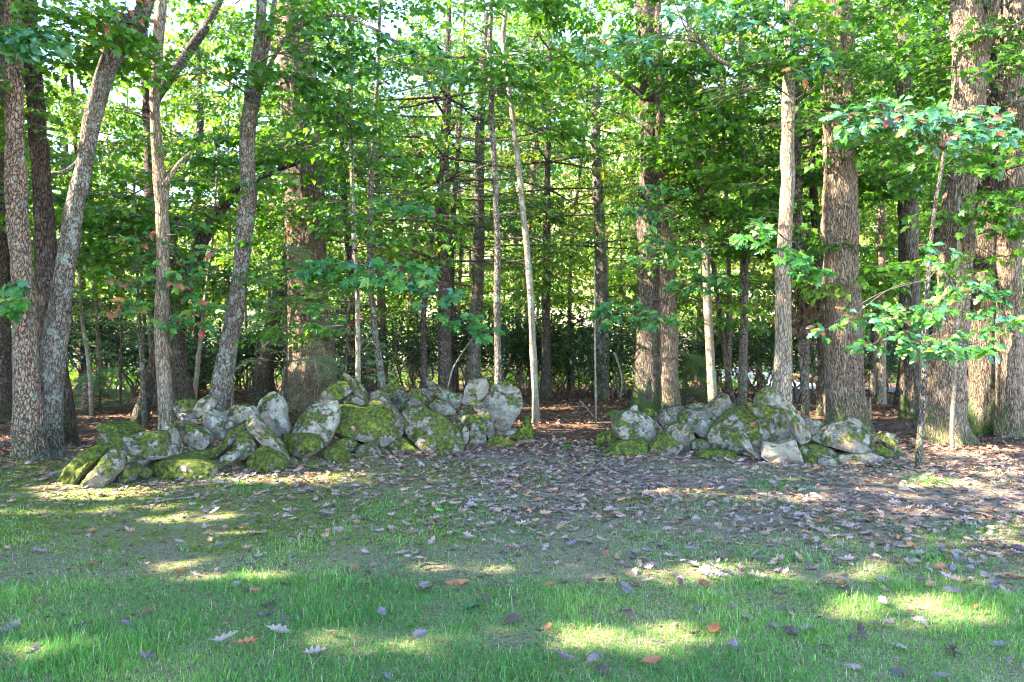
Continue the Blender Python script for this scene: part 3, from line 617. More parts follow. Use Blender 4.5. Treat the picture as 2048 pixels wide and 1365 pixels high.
('E', [(1350,725),(1400,690),(1480,760),(1530,830),(1548,925),(1480,945),(1400,890),(1400,800)], .55, .4, .6, .5, 'greenish block at the outermost end of the right heap'),
('E', [(1262,665),(1300,650),(1370,680),(1375,730),(1310,760),(1270,750)], .7, .3, .2, .35, 'dark grey stone behind the vivid moss-topped stone'),
('E', [(1370,700),(1400,660),(1480,670),(1495,750),(1440,740)], .85, .35, .5, .6, 'pale green stone at the back of the outer end of the right heap'),
('E', [(1170,1000),(1350,965),(1560,960),(1710,1010),(1600,1025),(1300,1020)], -.15, .45, .55, .5, 'flat greenish stone sunk level with the leaf litter near the thin oak sapling'),
('E', [(440,1005),(550,980),(660,1000),(640,1035),(500,1035)], -.2, .3, .9, .4, 'sunken moss-covered stone before the clean grey stone'),
]

def build_stone(k, spec):
    cr, pts, off, th, moss, tone, label = spec
    ox, oy, s = SRC[cr]; o = np.array(pts, float) * s + (ox, oy)
    rg = np.random.default_rng(500 + k)
    cpx = o[:, 0].mean(); base = LEFT_BASE if cpx < 1130 else RIGHT_BASE
    Y = float(np.interp(cpx, *base)) + off * 1.15 + th * .25
    M = 56
    c = catmull(np.vstack([o, o[:1]]), 321)
    lin = np.vstack([np.linspace(o[i], np.vstack([o, o[:1]])[i + 1], 40, endpoint=False) for i in range(len(o))])
    def resample(q):
        q = np.vstack([q, q[:1]]); d = np.concatenate([[0], np.cumsum(np.linalg.norm(np.diff(q, axis=0), axis=1))]); u = np.linspace(0, d[-1], M, endpoint=False)
        return np.stack([np.interp(u, d, q[:, a]) for a in (0, 1)], 1)
    ring = resample(c[:-1]) * .1 + resample(lin) * .9
    ring = ring * .8 + .1 * (np.roll(ring, 1, 0) + np.roll(ring, -1, 0))
    W = np.stack([(ring[:, 0] - CX) * Y / F, EYE - (ring[:, 1] - CY) * Y / F], 1)    # X, Z
    cen = W.mean(0); W = (W - cen) * 1.0
    phi = np.linspace(-PI / 2, PI / 2, 26)[1:-1]; p = rg.uniform(4.5, 8)
    sc = np.cos(phi) ** (2 / p); ty = np.sign(np.sin(phi)) * np.abs(np.sin(phi)) ** (2 / p)
    V = np.zeros((len(phi), M, 3)); V[..., 0] = W[None, :, 0] * sc[:, None]; V[..., 2] = W[None, :, 1] * sc[:, None]; V[..., 1] = ty[:, None] * th / 2
    V = V.reshape(-1, 3); V = np.vstack([V, (0, -th / 2, 0), (0, th / 2, 0)])
    size = max(np.ptp(W[:, 0]), np.ptp(W[:, 1]))
    # broken faces
    for q in range(8):
        n = np.array([rg.normal() * .6, -1 if q < 6 else 1, rg.normal() * .6 + (.3 if q < 6 else 0)]); n /= np.linalg.norm(n)
        d = V @ n; lim = np.quantile(d, rg.uniform(.76, .93)); ex = np.maximum(0, d - lim)
        V[:, 1] -= np.clip(ex / abs(n[1]), 0, th * .32) * np.sign(n[1]) * .95
    lean = rg.uniform(-.05, .22); V[:, 1] += V[:, 2] * lean
    sd = int(rg.integers(1000))
    a = .035 * min(1, size / .7)
    nx = noise(V * 3.5 / max(size, .3) + sd, 1); 
    V[:, 0] += a * .35 * noise(V * 5 + sd, 2) ; V[:, 2] += a * .35 * noise(V * 5 + sd, 3)
    V[:, 1] += a * .25 * noise(V * 4.5 + sd, 4) + a * .3 * (1 - 2 * np.abs(noise(V * 9 + sd, 5)))
    stp = np.round(V[:, 2] * 14 + noise(V * 3 + sd, 12)); V[:, 1] += .012 * _h(stp.astype(np.int64), stp.astype(np.int64) * 0 + sd, stp.astype(np.int64) * 0, 3) * (rg.random() < .6)
    V += .006 * np.stack([noise(V * 28 + sd, 6), noise(V * 28 + sd, 7), noise(V * 28 + sd, 8)], 1)
    V += .004 * np.stack([noise(V * 60 + sd, 9), noise(V * 60 + sd, 10), noise(V * 60 + sd, 11)], 1)
    L = len(phi); i = np.arange(L - 1)[:, None] * M; j = np.arange(M)[None]; j2 = (j + 1) % M
    Fq = np.stack([i + j, i + j2, i + M + j2, i + M + j], -1).reshape(-1, 4)
    a0 = L * M; jj = np.arange(M); jn = (jj + 1) % M
    Ft = np.vstack([np.stack([jn, jj, np.full(M, a0)], -1), np.stack([(L - 1) * M + jj, (L - 1) * M + jn, np.full(M, a0 + 1)], -1)])
    ob = mesh_obj('stone', V, [Fq, Ft], M_stone, smooth=True, sharp=28)
    ob.location = (float(cen[0]), Y, float(cen[1]))
    ob['moss'] = float(moss); ob['tone'] = float(tone)
    tag(ob, label, 'stone', 'stones of the left heap' if cpx < 1130 else 'stones of the right heap')
    return ob
for k, s in enumerate(STONES): build_stone(k, s)

# ------------------------------------------------------------------ trees traced in the photograph
def trunk_path(pts, Y, lean_y=0.0, up=0.0, n=None):
    """pts: (px, py, width px) from the foot up"""
    a = np.array(pts, float)
    z0 = float(gh((a[0, 0] - CX) * Y / F, Y)) - .12
    w = []
    for k, (px, py, wd) in enumerate(a):
        yy = Y + lean_y * k / max(1, len(a) - 1)
        p = P(px, py, yy); w.append((p[0], p[1], p[2], wd * yy / F / 2))
    w = np.array(w)
    if w[0, 2] > z0:
        d = w[0] - w[1]; t = (w[0, 2] - z0) / max(.2, w[1, 2] - w[0, 2]); foot = w[0] + d * min(t, .6); foot[2] = z0; foot[3] = w[0, 3] * 1.05; w = np.vstack([foot, w])
    if up:
        d = w[-1, :3] - w[-2, :3]; d = unit(d); d = unit(d * .6 + np.array([0, 0, .6])); q = np.append(w[-1, :3] + d * up, max(.02, w[-1, 3] * .55)); w = np.vstack([w, q])
    L = np.linalg.norm(np.diff(w[:, :3], axis=0), axis=1).sum()
    n = n or int(min(260, max(14, L / .07)))
    c = catmull(w, n); c[:, 3] = np.maximum(c[:, 3], .004)
    return c

ALLT = {}
def limb_out(path_c, frac, az, L, rise, r0):
    i = int(frac * (len(path_c) - 1)); p0 = path_c[i, :3]
    d = np.array([math.cos(az), math.sin(az), rise]); pts = [p0]
    for k in range(5):
        d = unit(d + np.array([rng.normal() * .18, rng.normal() * .18, rng.normal() * .1 - .04])); pts.append(pts[-1] + d * L / 5)
    return np.array(pts), np.linspace(r0, r0 * .25, 6)

def tree(name, label, pts, Y, bark, lean_y=0, up=4.0, sides=None, ridge=None, fr=10, flare=.35, knob=.06, cat='tree', group=None, fork=()):
    c = trunk_path(pts, Y, lean_y, up)
    base = c[0, :3].copy(); base[2] += .12
    t = thing(name, base, label, cat, group)
    rmax = c[:, 3].max()
    sides = sides or int(min(110, max(10, rmax * 2 * PI / (Y / 700.0 * 2.7))))
    ridge = rmax * .07 if ridge is None else ridge
    V, q, tr = tube(c[:, :3], c[:, 3], sides, ridge, fr, seed=len(ALLT) * 7, flare=flare, knob=knob)
    mesh_obj('trunk', V, [q, tr], bark, t, smooth=True, loc=base)
    for fpts, fY in fork:
        a = np.array([(*P(x, y, fY if np.isscalar(fY) else fY[k]), w * (fY if np.isscalar(fY) else fY[k]) / F / 2) for k, (x, y, w) in enumerate(fpts)])
        fc = catmull(a, max(10, int(np.linalg.norm(np.diff(a[:, :3], axis=0), axis=1).sum() / .1)))
        fc[:, 3] = np.maximum(fc[:, 3], .003)
        V, q, tr = tube(fc[:, :3], fc[:, 3], max(6, sides // 2), fc[:, 3].max() * .06, fr, seed=3, knob=.06)
        mesh_obj('branch', V, [q, tr], bark, t, smooth=True, loc=base)
    ALLT[name + str(len(ALLT))] = (t, c, base)
    t['_'] = 1; del t['_']
    return t, c, base

def crown_sprays(t, c, base, zlo, zhi, Rmax, nl, mat=M_maple, tpl=None, leaf=.1, tint=.5, ns=5, Ls=.9, rise=.15, tw=True, lib=SPRAYS, tilt=-.1, azs=None, tr=.004, limbr=.02, skip_front=False, branch_obj=False, bark=None):
    """limbs in layers with leafy sprays along their outer part"""
    lv = Leaves(); mb = MB(); z = c[:, 2]
    Yd = base[1]
    for k in range(nl):
        zz = zlo + (zhi - zlo) * ((k + rng.random()) / nl)
        fr = np.searchsorted(z, min(zz, z[-1] - .05)) / (len(z) - 1.0); fr = min(max(fr, .02), .99)
        az = rng.uniform(0, 2 * PI) if azs is None or k % 2 else -PI / 2 + rng.normal() * .8
        prof = Rmax * (.55 + .45 * rng.random())
        lp, lr = limb_out(c, fr, az, prof, rise + rng.normal() * .12, limbr)
        if bark is not None or tw: mb.tube(catmull(lp, 10), np.linspace(lr[0], .005, 10), 5)
        tk = np.clip(tint + rng.normal() * .14, 0, 1)
        for s in range(ns):
            f = .25 + .75 * (s + rng.random()) / ns; q = f * 5; i = min(4, int(q)); p = lp[i] + (lp[min(5, i + 1)] - lp[i]) * (q - i)
            put_spray(lv, p, az - PI / 2 + rng.choice([-1, 1]) * rng.uniform(.2, 1.0), Ls * rng.uniform(.7, 1.25), leaf, tk, tilt + rng.normal() * .15, lib, mb if tw else None, tr)
    if tpl is None: tpl = T_MAPLE_L if Yd < 11 else (T_THREE if Yd < 14.7 else T_KITE)
    lv.build('crown', tpl, mat, t, base)
    if mb.V:
        o = mb.build('branches', bark or M_twig, t, base); o['kind'] = 'stuff'

T = {}
def mk(key, *a, **k): T[key] = tree(*a, **k); return T[key]
mk('T1', 'oak_tree', 'plated red-brown trunk, outermost at the lawn edge with a pale leaf spray across it', [(62, 925, 66), (57, 860, 54), (50, 700, 45), (45, 560, 40), (36, 440, 38), (31, 330, 37), (28, 200, 34), (26, 100, 33), (25, -20, 33)], 8.75, M_bark_plate, up=6, flare=.25, cat='tree')
mk('T2', 'oak_tree', 'dark straight trunk rising from behind the fork of the leaning lichened trunk', [(126, 895, 56), (115, 780, 50), (101, 650, 43), (89, 460, 37), (82, 340, 34), (71, 200, 33), (62, 90, 32), (56, -30, 30)], 9.9, M_bark_redark, up=6, flare=.25)
mk('T3', 'oak_tree', 'lichened trunk that leans away from the plated trunk, its top behind russet leaves', [(98, 905, 50), (101, 800, 46), (108, 700, 44), (123, 600, 41), (136, 500, 36), (149, 420, 34), (166, 340, 32), (186, 240, 34), (207, 160, 36), (236, 85, 38), (262, 45, 34), (300, -20, 30)], 9.1, M_bark_lean, up=5, flare=.2, fork=[([(168, 310, 9), (150, 330, 9), (125, 345, 8), (104, 346, 7)], 9.1)])
mk('T4', 'oak_tree', 'slim tan trunk with a broken side limb and orange-green oak leaves round its middle', [(334, 845, 34), (328, 760, 28), (322, 680, 27), (324, 600, 26), (326, 500, 25), (324, 420, 25), (322, 380, 28), (316, 320, 21), (310, 220, 20), (313, 120, 22), (320, 40, 21), (324, -30, 20)], 10.6, M_bark_grey, up=5, knob=.12, fork=[([(328, 372, 11), (343, 350, 9), (360, 325, 8), (383, 305, 6)], 10.5)])
mk('T5', 'oak_tree', 'lichen-grey trunk leaning over the left heap and forking near the top', [(437, 815, 46), (447, 750, 41), (460, 680, 36), (474, 600, 34), (484, 520, 33), (491, 440, 33), (497, 380, 33), (493, 310, 31), (498, 240, 30), (510, 170, 32), (517, 120, 26), (520, 60, 22), (524, -30, 20)], 10.3, M_bark_lean, up=5, flare=.15,
   fork=[([(514, 165, 20), (527, 130, 12), (536, 85, 10), (546, 30, 9), (552, -30, 8)], 10.3), ([(522, 160, 16), (540, 130, 9), (565, 85, 8), (600, 55, 7), (645, 35, 6), (690, 33, 6), (740, 55, 5), (800, 90, 5), (850, 115, 4), (895, 160, 2.5)], [10.3, 10.2, 10.1, 10, 9.9, 9.8, 9.7, 9.6, 9.5, 9.4])])
mk('T6', 'oak_tree', 'massive straight oak with its bark sunlit white along one side, behind the left heap', [(622, 835, 112), (622, 760, 96), (622, 680, 88), (616, 580, 80), (612, 460, 78), (608, 340, 77), (600, 220, 76), (592, 120, 74), (586, 40, 70), (582, -30, 68)], 15.6, M_bark_oak, up=6, ridge=.035, fr=9)
mk('T7', 'crooked_tree', 'dark tree that bends sharply over behind the slim tan trunk', [(366, 800, 44), (358, 740, 36), (352, 660, 32), (364, 580, 30), (392, 515, 28), (415, 460, 26), (440, 420, 24), (470, 388, 21), (510, 360, 16), (560, 338, 12), (600, 325, 7)], 14.0, M_bark_dark, up=0, flare=.4)
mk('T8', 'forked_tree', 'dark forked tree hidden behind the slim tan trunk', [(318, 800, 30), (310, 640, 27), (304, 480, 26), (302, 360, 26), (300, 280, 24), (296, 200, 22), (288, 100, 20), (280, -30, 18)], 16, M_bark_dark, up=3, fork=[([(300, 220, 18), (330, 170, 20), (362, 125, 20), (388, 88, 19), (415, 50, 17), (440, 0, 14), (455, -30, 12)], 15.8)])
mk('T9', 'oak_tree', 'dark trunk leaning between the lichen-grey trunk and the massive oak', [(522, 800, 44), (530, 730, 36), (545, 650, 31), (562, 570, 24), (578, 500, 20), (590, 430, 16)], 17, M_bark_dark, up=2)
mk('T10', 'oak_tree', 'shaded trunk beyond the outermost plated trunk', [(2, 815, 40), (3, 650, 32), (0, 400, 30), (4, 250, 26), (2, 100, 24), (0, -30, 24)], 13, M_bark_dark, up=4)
mk('T11', 'small_tree', 'short dark trunk leaning against the slim tan trunk, with sawn limb stubs', [(282, 832, 34), (292, 790, 24), (302, 745, 21), (315, 690, 17), (330, 620, 12), (345, 540, 8)], 12.2, M_bark_dark, up=1, fork=[([(300, 752, 12), (292, 765, 12), (289, 770, 12)], 12.0)])
mk('T11b', 'sapling', 'thin crooked stem just beside the leaning trunk with sawn stubs', [(290, 842, 12), (286, 780, 10), (284, 720, 10), (280, 660, 9), (276, 600, 7)], 11.8, M_bark_lean, up=2)
mk('T12', 'sapling', 'thin pale stem beside the cut stump on the leaf litter', [(182, 815, 8), (180, 760, 8), (174, 700, 8), (164, 640, 7), (160, 560, 6), (165, 470, 5), (160, 380, 4)], 14.5, M_bark_pale, up=1)
mk('T13', 'sapling', 'orange-lit slender stem between the slim tan trunk and the leaning lichen-grey trunk', [(388, 800, 10), (394, 750, 10), (399, 700, 9), (406, 640, 8), (415, 560, 6), (425, 480, 5)], 15, M_bark_pale, up=2)
mk('T14', 'maple_sapling', 'slender pale straight sapling beside the massive oak, sunlit in streaks', [(716, 790, 13), (716, 740, 11), (715, 600, 10), (708, 480, 10), (704, 350, 9), (702, 230, 9), (704, 120, 8), (705, -30, 7)], 11.2, M_bark_pale, up=2, flare=.1)
mk('T15', 'maple_sapling', 'dark wavy sapling next to the slender pale sapling', [(768, 790, 18), (758, 720, 14), (748, 640, 13), (741, 560, 12), (740, 450, 11), (744, 340, 10), (750, 230, 9), (756, 120, 8), (760, -30, 7)], 12.5, M_bark_lean, up=2)
mk('T15b', 'small_tree', 'crooked dark stem behind the dark wavy sapling', [(742, 790, 18), (735, 740, 12), (722, 700, 10), (712, 620, 8), (700, 540, 7)], 16, M_bark_dark, up=2)
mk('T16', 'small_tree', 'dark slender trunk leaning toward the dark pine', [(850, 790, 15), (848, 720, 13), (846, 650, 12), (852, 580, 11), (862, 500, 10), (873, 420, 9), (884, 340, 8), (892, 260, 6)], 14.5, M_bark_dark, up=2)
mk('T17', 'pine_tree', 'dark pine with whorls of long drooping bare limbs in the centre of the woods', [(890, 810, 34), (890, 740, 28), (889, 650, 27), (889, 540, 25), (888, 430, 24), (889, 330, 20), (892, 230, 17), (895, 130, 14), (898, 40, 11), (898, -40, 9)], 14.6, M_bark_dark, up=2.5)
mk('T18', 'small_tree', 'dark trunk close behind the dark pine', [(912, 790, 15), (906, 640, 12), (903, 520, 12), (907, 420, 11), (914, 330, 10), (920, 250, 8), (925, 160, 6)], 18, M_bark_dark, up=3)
mk('T19', 'maple_sapling', 'lichen-spotted grey sapling between the dark pine and the white-lit sapling', [(996, 790, 16), (996, 700, 14), (994, 600, 14), (995, 500, 13), (992, 400, 12), (987, 300, 12), (982, 200, 11), (979, 100, 10), (984, -30, 9)], 12.2, M_bark_lean, up=3, flare=.1)
mk('T20', 'maple_sapling', 'white-lit curving sapling at the gap between the two heaps', [(1072, 852, 18), (1070, 780, 14), (1066, 700, 14), (1063, 620, 13), (1056, 520, 13), (1047, 430, 12), (1038, 340, 12), (1026, 240, 11), (1014, 150, 10), (1006, 80, 9), (1012, 20, 8), (1018, -40, 7)], 12.4, M_bark_pale, up=3, flare=.15)
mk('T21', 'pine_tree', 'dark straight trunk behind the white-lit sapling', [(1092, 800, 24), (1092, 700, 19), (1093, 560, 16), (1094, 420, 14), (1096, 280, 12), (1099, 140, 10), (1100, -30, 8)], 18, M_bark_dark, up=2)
mk('T22', 'sapling', 'whip-thin pale sapling standing alone in the gap between the heaps', [(1192, 848, 4.5), (1191, 760, 4), (1190, 680, 3.6), (1190, 600, 3), (1188, 520, 2)], 12.5, M_bark_pale, up=0, flare=.1, fork=[([(1190, 660, 3), (1178, 625, 2), (1165, 610, 1.2)], 12.5)])
mk('T24', 'oak_tree', 'furrowed left stem of the double oak at the end of the right heap', [(1296, 835, 66), (1297, 760, 56), (1298, 650, 50), (1299, 520, 47), (1300, 400, 46), (1301, 300, 45), (1298, 200, 42), (1294, 80, 38), (1290, -30, 36)], 14.6, M_bark_moss, up=5, ridge=.03, fork=[([(1300, 200, 16), (1270, 180, 12), (1235, 155, 10), (1205, 130, 8), (1180, 100, 5)], 14.4)])
mk('T24b', 'oak_tree', 'thinner stem of the double oak with a sunlit scar at its foot', [(1338, 835, 50), (1336, 760, 44), (1334, 650, 40), (1330, 540, 36), (1326, 430, 32), (1322, 330, 28), (1318, 230, 24), (1316, 100, 20), (1312, -30, 18)], 14.5, M_bark_oak, up=4, ridge=.022)
mk('T25', 'maple_sapling', 'streak-lit slim trunk next to the double oak', [(1426, 812, 20), (1422, 740, 18), (1417, 650, 17), (1413, 560, 16), (1408, 460, 14), (1400, 360, 13), (1392, 260, 12), (1384, 160, 11), (1378, 60, 10), (1374, -30, 9)], 14, M_bark_pale, up=3)
mk('T26', 'small_tree', 'thin dark trunk leaning behind the streak-lit slim trunk', [(1466, 820, 14), (1452, 720, 10), (1438, 620, 9), (1424, 520, 8), (1405, 420, 7), (1390, 330, 6)], 16, M_bark_dark, up=2)
mk('T27', 'maple_tree', 'mottled slim trunk midway between the double oak and the smooth grey trunk', [(1484, 815, 20), (1486, 740, 17), (1488, 640, 17), (1489, 540, 17), (1487, 440, 15), (1486, 320, 13), (1484, 200, 11), (1482, 60, 9), (1480, -30, 8)], 14.8, M_bark_lean, up=3)
mk('T28', 'ash_tree', 'smooth grey trunk rising from the right heap with an arching dead limb', [(1563, 842, 42), (1564, 780, 38), (1566, 700, 34), (1566, 620, 31), (1567, 540, 29), (1572, 450, 27), (1576, 360, 27), (1574, 320, 27), (1577, 240, 25), (1578, 150, 24), (1580, 60, 20), (1582, -30, 18)], 10.4, M_bark_grey, up=4, flare=.15, knob=.04,
   fork=[([(1574, 130, 13), (1545, 127, 12), (1515, 133, 11), (1480, 137, 10), (1445, 124, 9), (1418, 102, 9), (1400, 84, 8), (1387, 70, 8)], [10.4, 10.3, 10.2, 10.1, 10, 10, 10, 10])])
mk('T29', 'small_tree', 'knobbly trunk behind the smooth grey trunk, bunched with dead brown leaves', [(1610, 845, 18), (1611, 780, 15), (1608, 720, 20), (1606, 660, 22), (1602, 560, 20), (1598, 460, 17), (1596, 340, 14), (1594, 200, 11), (1592, 60, 9)], 12.8, M_bark_lean, up=2)
mk('T30', 'maple_tree', 'dark slim trunk hugging the big furrowed oak', [(1644, 850, 24), (1644, 760, 18), (1642, 650, 17), (1638, 540, 17), (1630, 430, 16), (1624, 340, 15), (1620, 240, 14), (1618, 120, 12), (1616, -30, 11)], 13.8, M_bark_dark, up=3, fork=[([(1642, 560, 9), (1630, 520, 8), (1618, 480, 7), (1606, 440, 6), (1598, 400, 5)], 13.6)])
mk('T31', 'oak_tree', 'big furrowed oak behind the right heap, widest trunk between the grey trunk and the edge', [(1692, 872, 86), (1690, 800, 76), (1686, 700, 71), (1684, 600, 68), (1681, 480, 66), (1680, 360, 64), (1678, 240, 62), (1675, 120, 61), (1672, -30, 58)], 11.6, M_bark_oak, up=7, ridge=.03, fr=11)
mk('T32', 'small_tree', 'blue-shaded distant trunk beyond the big furrowed oak, before the bright drive', [(1762, 830, 22), (1762, 740, 18), (1764, 640, 16), (1764, 520, 14), (1764, 380, 13), (1766, 240, 11)], 17, M_bark_grey, up=4)
mk('T33', 'small_tree', 'dark leaning distant trunk beside the blue-shaded one', [(1792, 850, 26), (1800, 790, 20), (1808, 720, 16), (1812, 640, 14)], 15.5, M_bark_dark, up=6)
mk('T34', 'oak_tree', 'white-lit oak trunk between the big furrowed oak and the huge forked oak', [(1828, 870, 50), (1824, 780, 44), (1820, 660, 40), (1818, 520, 37), (1816, 400, 36), (1812, 280, 34), (1806, 150, 32), (1800, 40, 30), (1797, -30, 30)], 13.4, M_bark_moss, up=5, ridge=.025)
mk('T35', 'oak_tree', 'huge furrowed oak that forks into a wide V above the blue-green leaves', [(1889, 905, 86), (1890, 830, 76), (1896, 740, 68), (1903, 640, 62), (1910, 540, 58), (1916, 440, 56), (1924, 340, 56), (1933, 240, 58), (1940, 160, 62), (1936, 80, 58), (1926, 0, 52), (1918, -60, 44)], 10.2, M_bark_oak, up=6, ridge=.028, fr=12, fork=[([(1942, 170, 50), (1956, 110, 40), (1972, 50, 38), (1985, -20, 34)], 10.25)])
mk('T36', 'oak_tree', 'oak trunk patched with sun just behind the huge forked oak', [(1958, 895, 64), (1962, 800, 56), (1966, 680, 50), (1969, 560, 47), (1974, 420, 46), (1982, 300, 46), (1994, 180, 44), (2004, 60, 42), (2010, -30, 40)], 11.2, M_bark_moss, up=5, ridge=.025)
mk('T37', 'oak_tree', 'sunlit oak trunk at the outer edge of the woods beyond the huge forked oak', [(2030, 905, 72), (2024, 830, 58), (2020, 740, 50), (2018, 640, 46), (2019, 500, 43), (2022, 380, 42), (2026, 240, 41), (2030, 100, 40), (2032, -30, 38)], 10.7, M_bark_oak, up=5, ridge=.022)
mk('T38', 'oak_sapling', 'thin oak sapling with big green leaves in front of the huge forked oak', [(1837, 938, 15), (1840, 880, 13), (1846, 800, 12), (1850, 720, 12), (1852, 640, 10), (1856, 560, 9), (1862, 480, 8), (1872, 400, 7), (1886, 320, 6), (1890, 260, 5)], 8.25, M_bark_lean, up=0, flare=.1)
mk('T39', 'sapling', 'leafless pale pole close against the foot of the huge forked oak', [(1905, 905, 9), (1904, 850, 8), (1908, 780, 7), (1912, 700, 7), (1914, 620, 6), (1916, 540, 5)], 9.6, M_bark_pale, up=1, flare=.1)
mk('T40', 'maple_tree', 'dark trunk seen high between the white-lit oak and the huge forked oak', [(1862, 860, 26), (1866, 700, 24), (1872, 500, 24), (1874, 300, 24), (1876, 150, 25), (1878, -30, 24)], 16.5, M_bark_dark, up=4)
mk('T41', 'small_tree', 'greenish slim trunk right behind the big furrowed oak on its far side', [(1745, 830, 18), (1748, 700, 15), (1756, 540, 14), (1762, 400, 13), (1762, 250, 11)], 19, M_bark_lean, up=4)

# stump, snag, hanging dead leaves, broken sticks
def cut_stump(px, py0, py1, w, Y, label, name='tree_stump', cat='stump', mat=M_bark_plate, jag=0.0):
    p0 = P(px, py0, Y); p1 = P(px + 1, py1, Y); p0[2] = gh(p0[0], p0[1]) - .05
    r = w * Y / F / 2; path = np.linspace(p0, p1, 12); V, q, t = tube(path, np.linspace(r * 1.2, r, 12), 22, r * .12, 14, seed=8, flare=.3)
    if jag: 
        top = V[:, 2] > p1[2] - .06; V[top, 2] += jag * noise(V[top] * 30, 4)
    o = thing(name, p0, label, cat); mesh_obj('trunk', V, [q, t], mat, o, smooth=True, sharp=50, loc=p0)
    if not jag:
        th = np.linspace(0, 2 * PI, 22, endpoint=False); D = np.stack([np.cos(th) * r * .93, np.sin(th) * r * .93, 0 * th + .012], 1) + p1
        mesh_obj('cut_face', np.vstack([D, D * 0 + D - [0, 0, .02]]), [np.arange(22)[None], np.stack([np.arange(22), 22 + np.arange(22), 22 + (np.arange(22) + 1) % 22, (np.arange(22) + 1) % 22], 1)], M_snag, o, loc=p0)
cut_stump(173, 816, 767, 17, 14.8, 'short sawn stump with an orange side beside a thin stem on the leaf litter')
cut_stump(458, 812, 742, 15, 11.2, 'broken orange-brown snag standing behind the leaning lichen-grey trunk', 'broken_snag', 'snag', M_snag, .1)
cut_stump(1737, 850, 800, 8, 12.6, 'broken pale stub behind the foot of the big furrowed oak', 'broken_stub', 'snag', M_snag, .07)

# ------------------------------------------------------------------ crowns of the traced trees, high above the frame, and unseen oaks added beside the lawn to shade it
def roof_crown(t, base, ctr, rad, n, leaf=.2, zmin=None):
    lv = Leaves(); nb = max(8, n // 60)
    cc = unit(rng.normal(size=(nb, 3))) * (rng.random((nb, 1)) ** .5) * rad + ctr
    p = cc[rng.integers(0, nb, n)] + rng.normal(size=(n, 3)) * np.array([.55, .55, .3])
    vis = p[:, 2] < EYE + .455 * np.maximum(p[:, 1], .1) + .3 * rng.random(n)     # keep the crown above the trunks one sees
    front = (p[:, 1] > 2) & (np.abs(p[:, 0]) < .78 * p[:, 1] + .6)
    p = p[~(vis & front)]; n = len(p)
    if n == 0: return
    d = rng.normal(size=(n, 3)) * [1, 1, .4]; nr = unit(rng.normal(size=(n, 3)) * .55 + [0, 0, 1])
    lv.add(p, d, nr, rng.uniform(.75, 1.25, n) * leaf, np.clip(rng.normal(.4, .2, n), 0, .9))
    lv.build('crown', T_KITE, M_roof, t, base, margin=.5)
for key, n, rad in (('T1', 2600, 3.2), ('T2', 2400, 3.4), ('T3', 2000, 3.0), ('T4', 1400, 2.6), ('T5', 1800, 3.0), ('T6', 2200, 4.2), ('T24', 1500, 3.6), ('T28', 1200, 2.8), ('T31', 1800, 3.8), ('T34', 1200, 3.2), ('T35', 1800, 3.8), ('T36', 1200, 3.2), ('T37', 1200, 3.2), ('T10', 1600, 3.2)):
    t, c, base = T[key]; top = c[-1, :3]
    z = max(top[2] - .5, EYE + .5 * base[1] + 1.6)
    roof_crown(t, base, np.array([top[0], base[1], z + .5]), np.array([rad, rad, 2.4]), n, leaf=.15)

shade_trees = [(-12, 2.6, .2), (-14.5, .6, .24), (-10.4, -.6, .2), (-17, 5.4, .25), (-20.5, 1.0, .25), (-13.3, 5.2, .22), (-9.5, 4.2, .2), (-12.5, 7.8, .26), (-15.5, 3.4, .24), (-11, 11.2, .3), (-15, 12, .28), (-19, 8, .3), (-20, 14, .3), (-12, .6, .22), (-17.5, -1.2, .24), (-9.2, 8.3, .18), (-23, 3.5, .3), (-24, 11, .3), (-18, 17.5, .28), (-24, 18, .3), (-8.4, 1.0, .17), (-13.5, 15.8, .25)]
for k, (x, y, r) in enumerate(shade_trees):  # oaks added out of view to block the sun, crowns opened along the beams
    h = rng.uniform(9, 12); base = np.array([x, y, float(gh(x, y))])
    t = thing('oak_tree', base, 'tall leafy oak out of the picture, added beside the lawn to shade it', 'tree', 'unseen oaks added to shade the lawn')
    path = catmull(np.array([(x, y, -.1), (x + rng.normal() * .2, y + rng.normal() * .2, h * .4), (x + rng.normal() * .4, y + rng.normal() * .4, h)]), 40)
    V, q, tr = tube(path, np.linspace(r, r * .35, 40), 18, r * .06, 9, seed=k, flare=.4); mesh_obj('trunk', V, [q, tr], M_bark_oak, t, smooth=True, loc=base)
    roof_crown(t, base, np.array([x, y, h * .86]), np.array([3.6, 3.6, 3.8]), 4300, leaf=.25)
    roof_crown(t, base, np.array([x, y, h * .5]), np.array([3.0, 3.0, 2.2]), 1200, leaf=.22)

